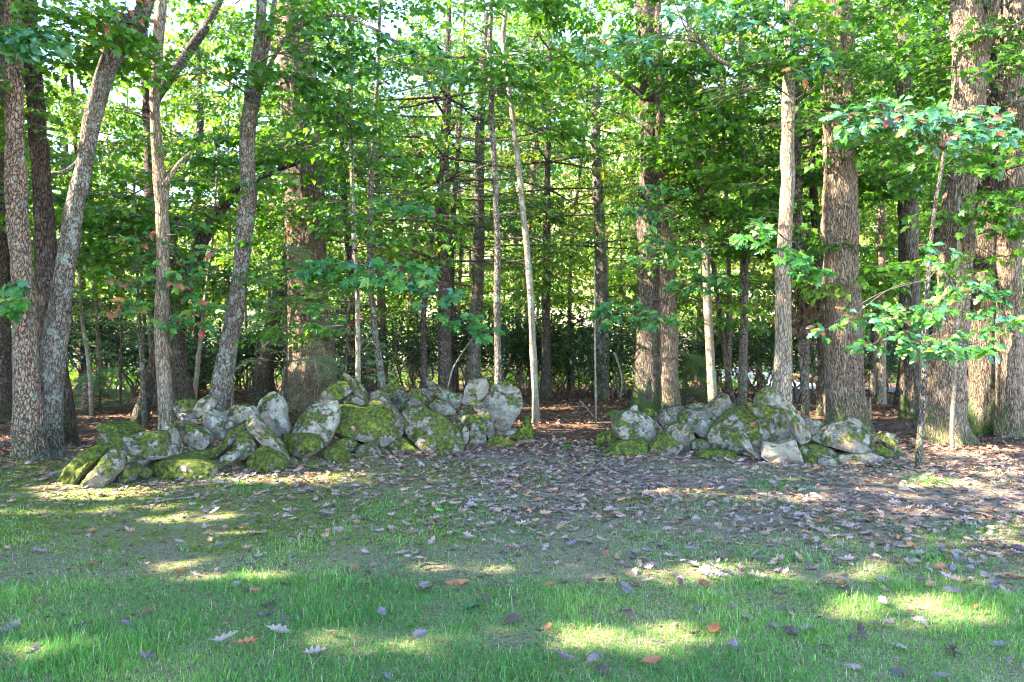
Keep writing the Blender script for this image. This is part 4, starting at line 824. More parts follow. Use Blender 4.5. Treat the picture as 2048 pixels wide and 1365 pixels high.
# ------------------------------------------------------------------ understory: layered leaves of saplings and small trees
U = {  # noqa
 'T35': (3.4, 7.0, 1.7, 9, .35), 'T39': (2.2, 3.6, .8, 3, .4), 'T1': (4.4, 6.0, 1.1, 4, .5),   # key: zlo, zhi (metres), reach, limbs, tint
 'T14': (1.6, 6.6, 1.5, 12, .5), 'T15': (2.8, 7.4, 1.6, 9, .55), 'T16': (4.2, 8.5, 1.3, 3, .6), 'T18': (3.0, 9.5, 1.8, 5, .65),
 'T19': (4.4, 7.6, 1.1, 3, .45), 'T20': (4.6, 7.8, 1.2, 4, .5), 'T25': (2.8, 8.5, 2.0, 15, .5), 'T26': (2.5, 7, 1.9, 11, .55), 'T27': (2.6, 9, 2.1, 16, .5),
 'T30': (2.6, 8.2, 1.9, 14, .45), 'T29': (2.2, 7.5, 1.5, 10, .45), 'T32': (2.0, 8.5, 2.2, 15, .6), 'T33': (2.5, 8.0, 2.0, 11, .55), 'T41': (2.0, 9, 2.3, 14, .65), 'T40': (3.0, 9, 2.2, 13, .5),
 'T12': (2.0, 5, 1.5, 8, .6), 'T13': (2.0, 6, 1.5, 8, .6), 'T11b': (2.0, 4.2, 1.0, 5, .4), 'T11': (2.4, 5.0, 1.4, 6, .5), 'T15b': (1.8, 5, 1.6, 8, .6), 'T7': (3.6, 6.4, 1.6, 9, .5), 'T8': (4.4, 9.0, 2.0, 14, .45), 'T9': (3.0, 7.5, 1.8, 11, .6),
 'T10': (3.0, 8, 1.8, 12, .6), 'T5': (4.8, 7.4, 1.5, 7, .45), 'T28': (5.0, 7.6, 1.5, 8, .4), 'T6': (6.5, 10, 2.0, 6, .5), 'T31': (4.6, 7.8, 1.7, 10, .4), 'T34': (4.2, 9, 1.8, 8, .45), 'T24': (3.8, 9.5, 1.8, 9, .5), 'T24b': (3.2, 8, 1.8, 10, .5), 'T36': (4.0, 7.5, 1.6, 8, .4), 'T37': (3.0, 7.2, 1.4, 9, .4), 'T3': (5.0, 6.8, 1.2, 5, .5), 'T2': (3.6, 6.6, 1.3, 8, .55)}
for key, (z0, z1, rr, nl, tn) in U.items():
    t, c, base = T[key]
    near = base[1] < 12
    crown_sprays(t, c, base, z0, z1, rr * 1.12, int(nl * 1.55), M_maple, leaf=.1 if near else .125, tint=tn - .08, ns=5, Ls=.8, azs=1, tr=.004, limbr=.012)

# the dark pine and its neighbour: whorls of long limbs that droop, with dark needles towards their ends
def pine_limbs(key, z0, z1, whorls, Lmax, need, first_bare, mat=M_needle, up=.12):
    t, c, base = T[key]; lv = Leaves(); z = c[:, 2]; nb = 0
    for w in range(whorls):
        zz = z0 + (z1 - z0) * (w + .5) / whorls; i = min(len(z) - 2, int(np.searchsorted(z, zz))); p0 = c[i, :3]
        k = rng.integers(4, 6); a0 = rng.uniform(0, 6.28)
        L = Lmax * (1 - .45 * w / whorls)
        for q in range(k):
            az = a0 + q * 2 * PI / k + rng.normal() * .25
            LL = L * rng.uniform(.75, 1.1); d = np.array([math.cos(az), math.sin(az), up]); pts = [p0]
            for s in range(8):
                d = unit(d + np.array([rng.normal() * .06, rng.normal() * .06, -.07 + .02 * s])); pts.append(pts[-1] + d * LL / 8)
            pts = np.array(pts); mb = MB(); mb.tube(catmull(pts, 16), np.linspace(.034, .009, 16), 5)
            for s in range(2, 9):
                for sd in (-1, 1):
                    aa = az + sd * rng.uniform(.6, 1.0); e = pts[s] + np.array([math.cos(aa), math.sin(aa), -.15 + rng.normal() * .1]) * rng.uniform(.3, .75)
                    mb.tube(np.linspace(pts[s], e, 3), np.array([.009, .006, .003]), 3)
                    if s >= first_bare and rng.random() < need:
                        put_spray(lv, pts[s] + (e - pts[s]) * .3, aa - PI / 2, .6, .085, .4 + rng.normal() * .12, -.15, NSPRAYS)
            mb.build('branch', M_bark_dark, t, base); nb += 1
    lv.build('crown', T_NEEDLE, mat, t, base)
pine_limbs('T17', 2.9, 7.6, 11, 2.5, .75, 3)
pine_limbs('T21', 3.6, 10, 9, 2.8, .9, 1)

# ------------------------------------------------------------------ more trees in the depth of the woods
NEIGH = [(48, 'the outermost plated trunk'), (100, 'the forked trunks by the lawn'), (180, 'the sawn stump'), (326, 'the slim tan trunk'), (470, 'the leaning grey trunk'), (612, 'the massive oak'), (712, 'the slender pale sapling'), (889, 'the dark pine'), (994, 'the lichen-spotted sapling'), (1060, 'the white-lit sapling'), (1192, 'the whip-thin sapling'), (1300, 'the double oak'), (1417, 'the streak-lit trunk'), (1487, 'the mottled slim trunk'), (1567, 'the smooth grey trunk'), (1684, 'the big furrowed oak'), (1818, 'the white-lit oak'), (1910, 'the huge forked oak'), (2020, 'the sunlit edge oak')]
used = {}
def bg_label(px, kind, Y):
    xs_ = [n[0] for n in NEIGH]; i = int(np.searchsorted(xs_, px))
    where = ('beyond ' + NEIGH[0][1]) if i == 0 else (('beyond ' + NEIGH[-1][1]) if i >= len(xs_) else 'between %s and %s' % (NEIGH[i - 1][1], NEIGH[i][1]))
    where = where.replace(' and the ', ' and ').replace('the leaning grey trunk', 'the grey trunk')
    dist = 'near' if Y < 21 else ('deep' if Y < 29 else 'far')
    wd = {'near': 'behind', 'deep': 'deep', 'far': 'far off'}[dist]
    s = '%s %s %s' % (kind, wd, where)
    if s in used and 0 < i < len(xs_):
        s = s.replace(where, 'nearer %s than %s' % ((NEIGH[i - 1][1], NEIGH[i][1]) if px - xs_[i - 1] < xs_[i] - px else (NEIGH[i][1], NEIGH[i - 1][1])))
    used[s] = used.get(s, 0) + 1
    return s
def bg_tree(px, Y, r, h, bark, kind, name, cr, nl, tint, z0, mat=M_far, leaf=.15, lean=None, ns=5):
    x = (px - CX) * Y / F; base = np.array([x, Y, float(gh(x, Y))])
    lean = rng.normal() * .03 * h if lean is None else lean
    t = thing(name, base, bg_label(px, kind, Y), 'tree', 'trees deeper in the woods')
    w = np.array([(x, Y, base[2] - .1, r), (x + lean * .35 + rng.normal() * .1, Y, base[2] + h * .35, r * .8), (x + lean * .6 + rng.normal() * .12, Y + rng.normal() * .15, base[2] + h * .7, r * .6), (x + lean, Y, base[2] + h, r * .3)])
    c = catmull(w, int(h / .22)); sides = 12 if Y < 25 else 8
    V, q, tr = tube(c[:, :3], c[:, 3], sides, r * .06, 10, seed=int(px), flare=.3, knob=.08); mesh_obj('trunk', V, [q, tr], bark, t, smooth=True, loc=base)
    crown_sprays(t, c, base, z0, h, cr, nl, mat, T_KITE, leaf, tint, ns, 1.0 if Y < 25 else 1.4, tw=Y < 24, tr=-.004, limbr=.02)
rg2 = np.random.default_rng(77)
slots = np.linspace(-60, 2110, 44)
for k, s in enumerate(slots):
    px = s + rg2.normal() * 16; Y = [17.5, 25, 20, 30, 22.5][k % 5] + rg2.uniform(-1, 1.5)
    thin = rg2.random() < .55
    r = rg2.uniform(.04, .08) if thin else rg2.uniform(.12, .22)
    bark = [M_bark_dark, M_bark_lean, M_bark_dark, M_bark_grey, M_bark_oak][int(rg2.integers(5))]
    kind = ('thin ' if thin else 'sturdy ') + {M_bark_dark: 'dark', M_bark_lean: 'mottled', M_bark_grey: 'grey', M_bark_oak: 'furrowed'}[bark] + ' leafy tree'
    skyish = px < 620
    bg_tree(px, Y, r, rg2.uniform(8, 11) if Y < 21 else rg2.uniform(9, 14), bark, kind, 'woodland_tree', 2.4, (20 if skyish else 22), .55 + .1 * rg2.normal(), 1.6 + rg2.uniform(0, 1.2), leaf=.16 if Y < 22 else .20, ns=4)
slots = np.linspace(-80, 2130, 30)
for k, s in enumerate(slots):
    px = s + rg2.normal() * 25; Y = [37, 44, 50][k % 3] + rg2.uniform(-2, 2); low = px < 650 or 780 < px < 960
    bg_tree(px, Y, rg2.uniform(.12, .25), rg2.uniform(14, 19) if low else rg2.uniform(17, 23), [M_bark_dark, M_bark_redark, M_bark_moss][k % 3], 'tall ' + ['dark-stemmed', 'grey-stemmed', 'rough-stemmed'][k % 3] + ' tree', 'woodland_tree', 3.6, 30, .6 + .16 * rg2.normal(), 1.5, leaf=.31, ns=4)

# ------------------------------------------------------------------ mountain laurels: crooked stems, dark leaves on top
def laurel(px, Y, w, h, n, label):
    x = (px - CX) * Y / F; base = np.array([x, Y, float(gh(x, Y))]); t = thing('laurel_shrub', base, label, 'shrub', 'laurel shrubs under the trees')
    lv = Leaves(); nst = 7
    for s in range(nst):
        a = rng.uniform(0, 6.28); e = base + np.array([math.cos(a) * w * rng.uniform(.2, .95), math.sin(a) * w * .6 * rng.random(), h * rng.uniform(.6, 1.0)])
        p0 = base + np.array([rng.normal() * .25, rng.normal() * .15, -.05]); pts = [p0]
        for f in (.25, .5, .75, 1): pts.append(p0 + (e - p0) * f + rng.normal(size=3) * [.16, .12, .06] * (1 if f < 1 else 0))
        mb = MB(); cc = catmull(np.array(pts), 14); mb.tube(cc, np.linspace(.03, .009, 14), 5)
        for q in (7, 9, 11):
            e2 = cc[q] + rng.normal(size=3) * [.4, .3, .1] + [0, 0, .35]; mb.tube(np.linspace(cc[q], e2, 4) + rng.normal(size=(4, 3)) * .02, np.linspace(.011, .004, 4), 4)
        mb.build('stem', M_stem, t, base)
        m = n // nst; c0 = cc[rng.integers(8, 14, m)] if m else cc[:0]
        p = c0 + rng.normal(size=(m, 3)) * [.42, .36, .26]
        p = p[p[:, 2] > base[2] + h * (.3 + .25 * noise(p * 1.6, 3))]; m = len(p)
        lv.add(p, rng.normal(size=(m, 3)) * [1, 1, .5] + [0, 0, .25], unit(rng.normal(size=(m, 3)) * .5 + [0, -.2, 1]), rng.uniform(.09, .15, m), np.clip(rng.normal(.4, .25, m), 0, 1))
    lv.build('foliage', T_KITE, M_laurel, t, base)
ls = [(-10, 17, 1.3, 2.3), (90, 18.5, 1.4, 2.6), (175, 17.6, 1.4, 2.6), (250, 18.5, 1.4, 2.4), (330, 20, 1.4, 2.6), (400, 18, 1.2, 2.2), (470, 19.5, 1.3, 2.4), (545, 20.5, 1.2, 2.0), (660, 18, 1.1, 2.0), (745, 17.2, 1.25, 2.6), (820, 17.8, 1.2, 2.5), (935, 18.2, 1.2, 2.1), (1010, 20, 1.3, 2.3), (1065, 19, 1.2, 2.3), (1125, 20.5, 1.4, 2.6), (1180, 19, 1.2, 2.4), (1235, 19.6, 1.3, 2.6), (1370, 18.6, 1.2, 2.3), (1440, 18, 1.3, 2.2), (1515, 17.5, 1.2, 2.3), (1590, 17, 1.2, 2.4), (1645, 19, 1.2, 2.2), (1735, 21, 1.0, 1.7), (1900, 19, 1.3, 2.1), (1990, 18, 1.2, 2.2), (2060, 17, 1.3, 2.2)]
ls += [(px_, 23.5, 1.7, 2.4) for px_ in range(20, 2060, 92)]
for px, Y, w, h in ls:
    Y = Y + rng.uniform(-1.6, 4); h = h * rng.uniform(.6, 1.25); w = w * rng.uniform(.75, 1.2); px = px + rng.uniform(-14, 14)
    laurel(px, Y, w, h, int(rng.integers(1300, 2600)), bg_label(px, ('low ' if h < 2 else 'tall ') + 'dark-leaved laurel shrub', Y))

# small pines: pale soft needles near the massive oak, a low one by the stump
def small_pine(px, py_top, Y, w, label, mat, n, tint=.5, z0=.3):
    x = (px - CX) * Y / F; base = np.array([x, Y, float(gh(x, Y))]); h = P(px, py_top, Y)[2] - base[2]
    t = thing('pine_sapling', base, label, 'pine', None); c = catmull(np.array([(x, Y, base[2] - .05, .03), (x + .03, Y, base[2] + h * .5, .02), (x, Y, base[2] + h, .006)]), 24)
    V, q, tr = tube(c[:, :3], c[:, 3], 8); mesh_obj('trunk', V, [q, tr], M_bark_dark, t, smooth=True, loc=base)
    lv = Leaves(); mb = MB()
    for k in range(n):
        f = z0 + (1 - z0) * k / n; p = c[min(23, int(f * 23)), :3]; az = rng.uniform(0, 6.28); L = w * (1.15 - f) * rng.uniform(.6, 1.1)
        d = np.array([math.cos(az), math.sin(az), .1]); mb.tube(np.linspace(p, p + d * L, 5), np.linspace(.008, .003, 5), 4)
        for s in (.35, .7): put_spray(lv, p + d * L * s, az - PI / 2 + rng.normal() * .4, .42, .085, tint, .05, NSPRAYS)
    lv.build('crown', T_NEEDLE, mat, t, base, margin=.4); o = mb.build('branches', M_twig, t, base); o['kind'] = 'stuff'
small_pine(198, 735, 15.5, .5, 'small bushy light green pine beside the sawn stump', M_needle2, 40, .35, .05)
small_pine(570, 480, 12.5, 1.1, 'pine sapling with pale sunlit needles before the massive oak', M_needle2, 34, .75, .35)
small_pine(240, 380, 15, 1.5, 'soft green pine behind the leaning lichened trunk', M_needle2, 60, .4, .3)
small_pine(690, 560, 13.5, .9, 'pine sapling with sparse needles at the foot of the massive oak', M_needle2, 26, .6, .3)
small_pine(1370, 700, 16, .8, 'low dark green pine behind the streak-lit trunk', M_needle, 34, .7, .1)
small_pine(2038, 470, 11.8, .8, 'pale-needled pine behind the sunlit edge oak', M_needle2, 26, .7, .3)

# ------------------------------------------------------------------ large leaves near the camera, one object each
def leaf_mesh(name, half, mat, seed, curl, cup, twist, fan=None):
    tp = fan if fan is not None else strip_leaf(half, .05, curl, cup, twist)
    V = tp[0].copy(); rgx = np.random.default_rng(seed); V[:, 2] += .04 * noise(V * 5 + seed, seed)
    o = mesh_obj(name, V, [tp[1], tp[2]], mat); me = o.data; bpy.data.objects.remove(o); return me
def shapes(tag_, half, mat, fan=None): return [leaf_mesh(tag_, half, mat, s, c, u, w, fan) for s, (c, u, w) in enumerate([(-.2, 0, .1), (-.45, .2, -.3), (.1, -.3, .3), (-.6, .1, .5)])]
FAN = fan_leaf(mirror(MAPLE_H), -.25)
SH = {'oak_g': shapes('oak_leaf', OAK, M_green_leaf), 'oak_b': shapes('oak_leaf', OAK, M_blue_leaf), 'oak_r': shapes('oak_leaf', OAK, M_red_leaf), 'map_g': shapes('maple_leaf', None, M_green_leaf, FAN),
      'map_b': shapes('maple_leaf', None, M_blue_leaf, FAN), 'ov_g': shapes('leaf', OVATE, M_green_leaf), 'ov_b': shapes('leaf', OVATE, M_blue_leaf)}
def leaf_matrix(p, d, n, s):
    d = unit(np.asarray(d, float)); x = unit(np.cross(d, n)); z = np.cross(x, d)
    return Matrix(((x[0] * s, d[0] * s, z[0] * s, p[0]), (x[1] * s, d[1] * s, z[1] * s, p[1]), (x[2] * s, d[2] * s, z[2] * s, p[2]), (0, 0, 0, 1)))
def bough(key, root_px, root_Y, clusters, size, cols, face=.5, rad=.008):
    """a side branch of a traced tree with separately built leaves; clusters: (px, py, Y, spread px, spread py, tips, leaves per tip)"""
    if key == 'T38': size *= .8
    clusters = [(a, b_, c_, d, e, int(f * (1.2 if key == 'T38' else 1.55) + .5), g) for a, b_, c_, d, e, f, g in clusters]; size *= 1.1
    t, c, base = T[key]; root = P(root_px[0], root_px[1], root_Y); mb = MB(); put = []
    for (px, py, Y, sx, sy, tips, per) in clusters:
        hub = P(px, py, Y); mid = (root + hub) / 2 + [0, 0, .12]
        mb.tube(catmull(np.array([root, mid, hub]), 12), np.linspace(rad, rad * .45, 12), 5)
        for k in range(tips):
            a = rng.uniform(0, 6.28); rr = math.sqrt(rng.random()); tip = P(px + math.cos(a) * rr * sx, py + math.sin(a) * rr * sy, Y + rng.normal() * .22)
            mb.tube(catmull(np.array([hub, (hub + tip) / 2 + [0, 0, .04], tip]), 6), np.linspace(rad * .4, .0015, 6), 4)
            out = unit(tip - hub + rng.normal(size=3) * .1)
            for q in range(per):
                b_ = q / per * 6.28 + rng.normal() * .3
                d = unit(out * .6 + np.array([math.cos(b_), math.sin(b_) * .8, rng.normal() * .3 - .35]))
                n = unit(np.array([rng.normal() * .35, -.35 - face + rng.normal() * .35, .9 - face * .4]))
                kind = cols[int(rng.choice(len(cols), p=[w for _, w in cols]))][0]
                put.append((tip + rng.normal(size=3) * .015, d, n, size * rng.uniform(.75, 1.15), kind))
    br = mb.build('branch', M_twig, t, base)
    for p, d, n, s, kind in put:
        m = SH[kind]; o = bpy.data.objects.new('leaf', m[int(rng.integers(len(m)))]); COL.objects.link(o); o.parent = br
        o.matrix_local = leaf_matrix(p - base, d, n, s)
bough('T4', (324, 470), 10.6, [(385, 565, 10.1, 55, 38, 8, 5), (400, 630, 10.0, 45, 25, 5, 5), (395, 510, 10.1, 45, 22, 4, 4)], .15, [('oak_g', .8), ('oak_r', .2)])
bough('T4', (322, 560), 10.6, [(255, 540, 10.1, 45, 35, 6, 5), (240, 615, 10.0, 35, 25, 5, 5), (345, 650, 9.9, 30, 18, 3, 5), (290, 480, 10.2, 40, 20, 4, 4)], .15, [('oak_g', .78), ('oak_r', .22)])
bough('T3', (265, 40), 9.2, [(250, 45, 8.8, 50, 30, 7, 5), (280, 20, 8.8, 50, 20, 5, 5)], .14, [('oak_g', .6), ('oak_r', .4)])
bough('T14', (708, 500), 11.2, [(700, 540, 9.0, 80, 24, 12, 4), (800, 545, 8.9, 80, 28, 13, 4), (860, 590, 8.9, 55, 20, 7, 4), (640, 530, 9.2, 50, 22, 6, 4)], .13, [('map_g', .8), ('map_b', .2)], .45)
bough('T14', (712, 640), 11.2, [(920, 640, 10.0, 55, 16, 7, 4), (975, 665, 10.0, 35, 15, 4, 4), (645, 640, 9.6, 40, 30, 6, 4)], .12, [('map_g', 1.0)], .4)
bough('T14', (705, 350), 11.2, [(790, 410, 10.3, 60, 20, 7, 4), (850, 420, 10.1, 50, 20, 6, 4), (640, 200, 10.3, 60, 40, 9, 4), (700, 250, 10.5, 60, 40, 8, 4)], .12, [('map_g', 1.0)], .35)
bough('T24b', (1330, 600), 14.5, [(1240, 620, 10.8, 45, 20, 8, 5), (1310, 640, 10.8, 50, 18, 8, 5), (1210, 640, 10.9, 30, 14, 3, 5), (1390, 560, 11.2, 60, 24, 9, 5), (1440, 570, 11.3, 40, 22, 5, 5)], .13, [('ov_g', 1.0)], .4)
bough('T24b', (1328, 420), 14.5, [(1300, 430, 11.3, 55, 24, 8, 5), (1330, 380, 11.3, 50, 20, 6, 5), (1350, 500, 11.2, 60, 24, 8, 5), (1290, 520, 11.3, 35, 18, 4, 5)], .13, [('ov_g', 1.0)], .4)
bough('T38', (1886, 300), 8.25, [(1790, 225, 7.4, 75, 30, 15, 7), (1880, 245, 7.5, 75, 32, 15, 7), (1960, 240, 7.6, 65, 32, 12, 7), (1700, 245, 7.4, 55, 26, 10, 6), (1900, 285, 7.6, 70, 22, 8, 6), (2010, 265, 7.6, 40, 28, 6, 7)], .165, [('oak_b', .68), ('oak_g', .24), ('oak_r', .08)], .55)
bough('T38', (1850, 640), 8.25, [(1845, 690, 7.7, 65, 26, 12, 6), (1940, 690, 7.6, 60, 32, 12, 6), (1860, 615, 7.9, 70, 34, 12, 6), (1945, 600, 7.9, 70, 30, 12, 6), (1995, 640, 7.8, 45, 34, 7, 5), (1790, 650, 7.9, 55, 32, 9, 6), (1745, 690, 7.9, 30, 16, 4, 5)], .15, [('oak_g', .8), ('oak_b', .18), ('oak_r', .02)], .5)
bough('T38', (1856, 560), 8.25, [(1880, 510, 8.0, 50, 22, 5, 5), (1700, 640, 8.0, 35, 16, 4, 5), (1645, 665, 8.0, 24, 20, 3, 4), (1900, 560, 8.0, 50, 22, 5, 5)], .14, [('oak_g', .65), ('oak_b', .2), ('oak_r', .15)], .5)
bough('T28', (1572, 480), 10.4, [(1510, 480, 8.6, 40, 22, 5, 4), (1560, 520, 8.5, 50, 25, 7, 4), (1620, 540, 8.5, 40, 22, 5, 4), (1500, 455, 8.6, 30, 14, 3, 4)], .12, [('map_g', 1.0)], .4)
bough('T28', (1578, 110), 10.4, [(1590, 60, 9.4, 60, 40, 9, 5), (1640, 110, 9.4, 45, 25, 6, 5), (1520, 40, 9.5, 60, 28, 7, 5), (1610, 130, 9.3, 30, 20, 4, 5)], .15, [('oak_b', .6), ('oak_g', .36), ('oak_r', .04)], .5)
bough('T28', (1400, 86), 10.0, [(1430, 30, 9.6, 50, 24, 6, 5), (1250, 90, 9.2, 60, 36, 9, 5), (1200, 100, 9.2, 40, 30, 5, 5), (1370, 20, 9.3, 50, 20, 6, 5)], .14, [('oak_b', .5), ('oak_g', .45), ('oak_r', .05)], .5)
bough('T1', (30, 90), 8.75, [(30, 65, 7.6, 60, 18, 6, 5), (100, 80, 7.6, 40, 20, 6, 5), (60, 100, 7.5, 50, 14, 5, 4), (20, 65, 7.6, 30, 14, 3, 4)], .14, [('ov_b', .55), ('ov_g', .45)], .3)
bough('T1', (45, 600), 8.75, [(20, 575, 8.0, 40, 12, 4, 4), (45, 605, 8.0, 30, 10, 4, 4), (15, 620, 8.0, 20, 10, 2, 4)], .12, [('map_g', .7), ('map_b', .3)], .5)
bough('T5', (700, 35), 9.8, [(680, 90, 9.6, 60, 30, 8, 5), (760, 80, 9.5, 60, 25, 8, 5), (740, 140, 9.4, 60, 25, 7, 5), (840, 90, 9.4, 50, 30, 6, 5), (640, 40, 9.7, 50, 20, 5, 5), (880, 160, 9.3, 30, 15, 3, 4)], .13, [('ov_g', 1.0)], .3)

# bunch of dead brown leaves caught on the knobbly trunk
t, c, base = T['T29']; lv = Leaves(); n = 420
p = P(1612, 590, 12.6) + rng.normal(size=(n, 3)) * [.13, .1, .38]; lv.add(p, rng.normal(size=(n, 3)) * .4 + [0, 0, -1], rng.normal(size=(n, 3)), rng.uniform(.08, .14, n), rng.choice([.0, .3, .8], n))
lv.build('dead_leaves', T_DRY, M_litter, t, base, sunmask=False)

# ------------------------------------------------------------------ on the ground: grass, moss, leaves, twigs
def lawn_density(x, y):
    q = np.stack([x, y, 0 * x], -1)
    g = np.clip((6.5 - y) / 1.7 + 1.1 * fbm(q * .9, 21, 3) + .25 * np.tanh(x / 3), 0, 1)
    far = np.clip((8.9 - y) / 1.0, 0, 1) * np.clip(fbm(q * 1.1, 33, 3) * 3.0 - .35 + .35 * np.tanh((x - .5) / 1.2), 0, 1) * .8
    patch = np.exp(-(((x - .75) / .55) ** 2 + ((y - 8.8) / .5) ** 2)) * .8
    bare = np.exp(-(((x - .25) / .75) ** 2 + ((y - 3.45) / .13) ** 2)) * .75
    return np.clip(np.maximum(np.maximum(g, far), patch) - bare, 0, 1)
def frustum_points(n, y0, y1, pw=1.0, extra=.5):
    u = rng.random(n); y = (y0 ** (1 + pw) + u * (y1 ** (1 + pw) - y0 ** (1 + pw))) ** (1 / (1 + pw))
    x = (rng.random(n) * 2 - 1) * (y * .745 + extra); return x, y
def blades(n, y0, y1, L0, L1, w, pw):
    x, y = frustum_points(n, y0, y1, pw); k = rng.random(n) < lawn_density(x, y); x, y = x[k], y[k]; n = len(x)
    q = np.stack([x, y, 0 * x], -1); L = rng.uniform(L0, L1, n) * (1 + .5 * noise(q * 2.5, 8)) * np.where(rng.random(n) < .06, 1.7, 1)
    az = rng.uniform(0, 6.28, n) + noise(q * 1.5, 9) * 1.5; lean = rng.uniform(.3, 1.7, n); L = L * (.75 + .8 * np.clip(fbm(q * 3.5, 77, 2) + .3, 0, 1)); d = np.stack([np.cos(az), np.sin(az), 0 * az], 1)
    sd = np.stack([-np.sin(az), np.cos(az), 0 * az], 1); r = np.stack([x, y, gh(x, y) - .005], 1)
    wd = (w * rng.uniform(.6, 1.3, n))[:, None]
    p1 = r + (d * np.sin(lean * .5)[:, None] + np.array([0, 0, 1]) * np.cos(lean * .5)[:, None]) * (L * .5)[:, None]
    p2 = p1 + (d * np.sin(lean * 1.3)[:, None] + np.array([0, 0, 1]) * np.cos(lean * 1.3)[:, None]) * (L * .5)[:, None]
    V = np.stack([r - sd * wd, r + sd * wd, p1 - sd * wd * .8, p1 + sd * wd * .8, p2], 1).reshape(-1, 3)
    o = np.arange(n)[:, None] * 5; Q = np.array([[0, 1, 3, 2]]) + o; Tn = np.array([[2, 3, 4]]) + o
    tn = np.clip(.42 + .45 * fbm(q * 1.3, 51, 3) + rng.normal(0, .15, n) + (rng.random(n) < .10) * .6, 0, 1)
    return V, Q, Tn, np.repeat(tn, 5)
def grass_patch(n, *a):
    V, Q, Tn, tn = blades(n, *a); tag(mesh_obj('grass', V, [Q, Tn], M_grass, tint=tn), kind='stuff', label='green lawn grass with dry straws among fallen leaves', cat='grass')
bl = [blades(125000, 2.75, 4.4, .022, .055, .0015, .3), blades(120000, 4.4, 7.6, .02, .045, .0019, .6), blades(30000, 7.0, 9.6, .03, .06, .0024, .6)]
off = 0; Vs, Qs, Ts, tt = [], [], [], []
for V, Q, Tn, tn in bl: Vs.append(V); Qs.append(Q + off); Ts.append(Tn + off); tt.append(tn); off += len(V)
tag(mesh_obj('grass', np.vstack(Vs), [np.vstack(Qs), np.vstack(Ts)], M_grass, tint=np.concatenate(tt)), 'green lawn grass with dry straws among fallen leaves', 'grass', kind='stuff')

# moss tufts on the ground in front of the heaps
x, y = frustum_points(60000, 5.0, 9.6, .8); q = np.stack([x, y, 0 * x], -1)
k = (fbm(q * 1.6, 61, 4) + .35 * np.clip(-x / 3, -1.2, 1) - .25 * np.clip((x - .5), 0, 1) > .12) & (rng.random(len(x)) < np.clip(1.25 - lawn_density(x, y), .1, 1)); x, y = x[k], y[k]; n = len(x)
lv = Leaves(); lv.add(np.stack([x, y, gh(x, y) - .002], 1), rng.normal(size=(n, 3)) * .7 + [0, 0, 1], rng.normal(size=(n, 3)), rng.uniform(.014, .03, n), np.clip(rng.normal(.5, .25, n), 0, 1))
o = lv.build('ground_moss', T_KITE, M_mosst, sunmask=False); tag(o, 'yellow-green moss carpeting the ground before the left heap', 'moss', kind='stuff')

# fallen leaves
def litter_prob(x, y):
    q = np.stack([x, y, 0 * x], -1)
    base = .12 + .88 * np.clip((y - 4.7 + .22 * x) / 2.1, 0, 1) ** 1.2
    left = np.clip((-x - .2) / 2.5, 0, 1) * np.clip((8.2 - y) / 2, 0, 1)
    return np.clip(base * (1 - .55 * left) * (.75 + .9 * fbm(q * .9, 41, 3)), .012, 1)
def lie(n_, x, y, lift, tiltA):
    n = len(x); nr = unit(rng.normal(size=(n, 3)) * tiltA + [0, 0, 1]); az = rng.uniform(0, 6.28, n)
    d = np.stack([np.cos(az), np.sin(az), rng.normal(size=n) * tiltA * .6], 1); return np.stack([x, y, gh(x, y) + lift], 1), d, nr
x, y = frustum_points(17000, 4.2, 10.4, 1.0); k = rng.random(len(x)) < litter_prob(x, y); x, y = x[k], y[k]; n = len(x)
p, d, nr = lie(n, x, y, rng.uniform(.004, .03, n), .33)
LT = [strip_leaf(OAK_S, .05, c, u, w) for c, u, w in ((.3, .25, .3), (-.5, -.35, .8), (.5, .45, -.6), (.15, .1, .2))]
Vs, Qs, Ts, tt, off = [], [], [], [], 0; which = rng.integers(0, 4, n); sz = rng.uniform(.05, .115, n)
for w in range(4):
    m = which == w; V, Q, Tn = place(LT[w], p[m], d[m], nr[m], sz[m]); Vs.append(V); Qs.append(Q + off); Ts.append(Tn + off); off += len(V); tt.append(np.repeat(rng.random(m.sum()), len(LT[w][0])))
tag(mesh_obj('leaf_litter', np.vstack(Vs), [np.vstack(Qs), np.vstack(Ts)], M_dead, tint=np.concatenate(tt)), 'curled grey-violet and brown fallen leaves carpeting the ground before the heaps', 'fallen leaves', kind='stuff')
x, y = frustum_points(21000, 8.6, 24, .6, 1.5); k = rng.random(len(x)) < np.clip((y - 8.6) / 1.6, .15, 1); x, y = x[k], y[k]; n = len(x)
p, d, nr = lie(n, x, y, rng.uniform(.0, .03, n), .4); lv = Leaves(); lv.add(p, d, nr, rng.uniform(.07, .13, n), rng.random(n))
tag(lv.build('forest_litter', T_DRY, M_litter, sunmask=False), 'russet-brown leaf litter on the forest floor behind the heaps', 'fallen leaves', kind='stuff')

x, y = frustum_points(34000, 3.6, 10.5, .8); k = rng.random(len(x)) < .35 + .8 * litter_prob(x, y); x, y = x[k], y[k]; n = len(x)
p, d, nr = lie(n, x, y, rng.uniform(.001, .012, n), .3); lv = Leaves(); lv.add(p, d, nr, rng.uniform(.018, .05, n), rng.random(n))
tag(lv.build('leaf_crumbs', T_KITE, M_litter, sunmask=False), 'crumbled bits of leaf and bark scattered over the bare soil before the heaps', 'leaf crumbs', kind='stuff')

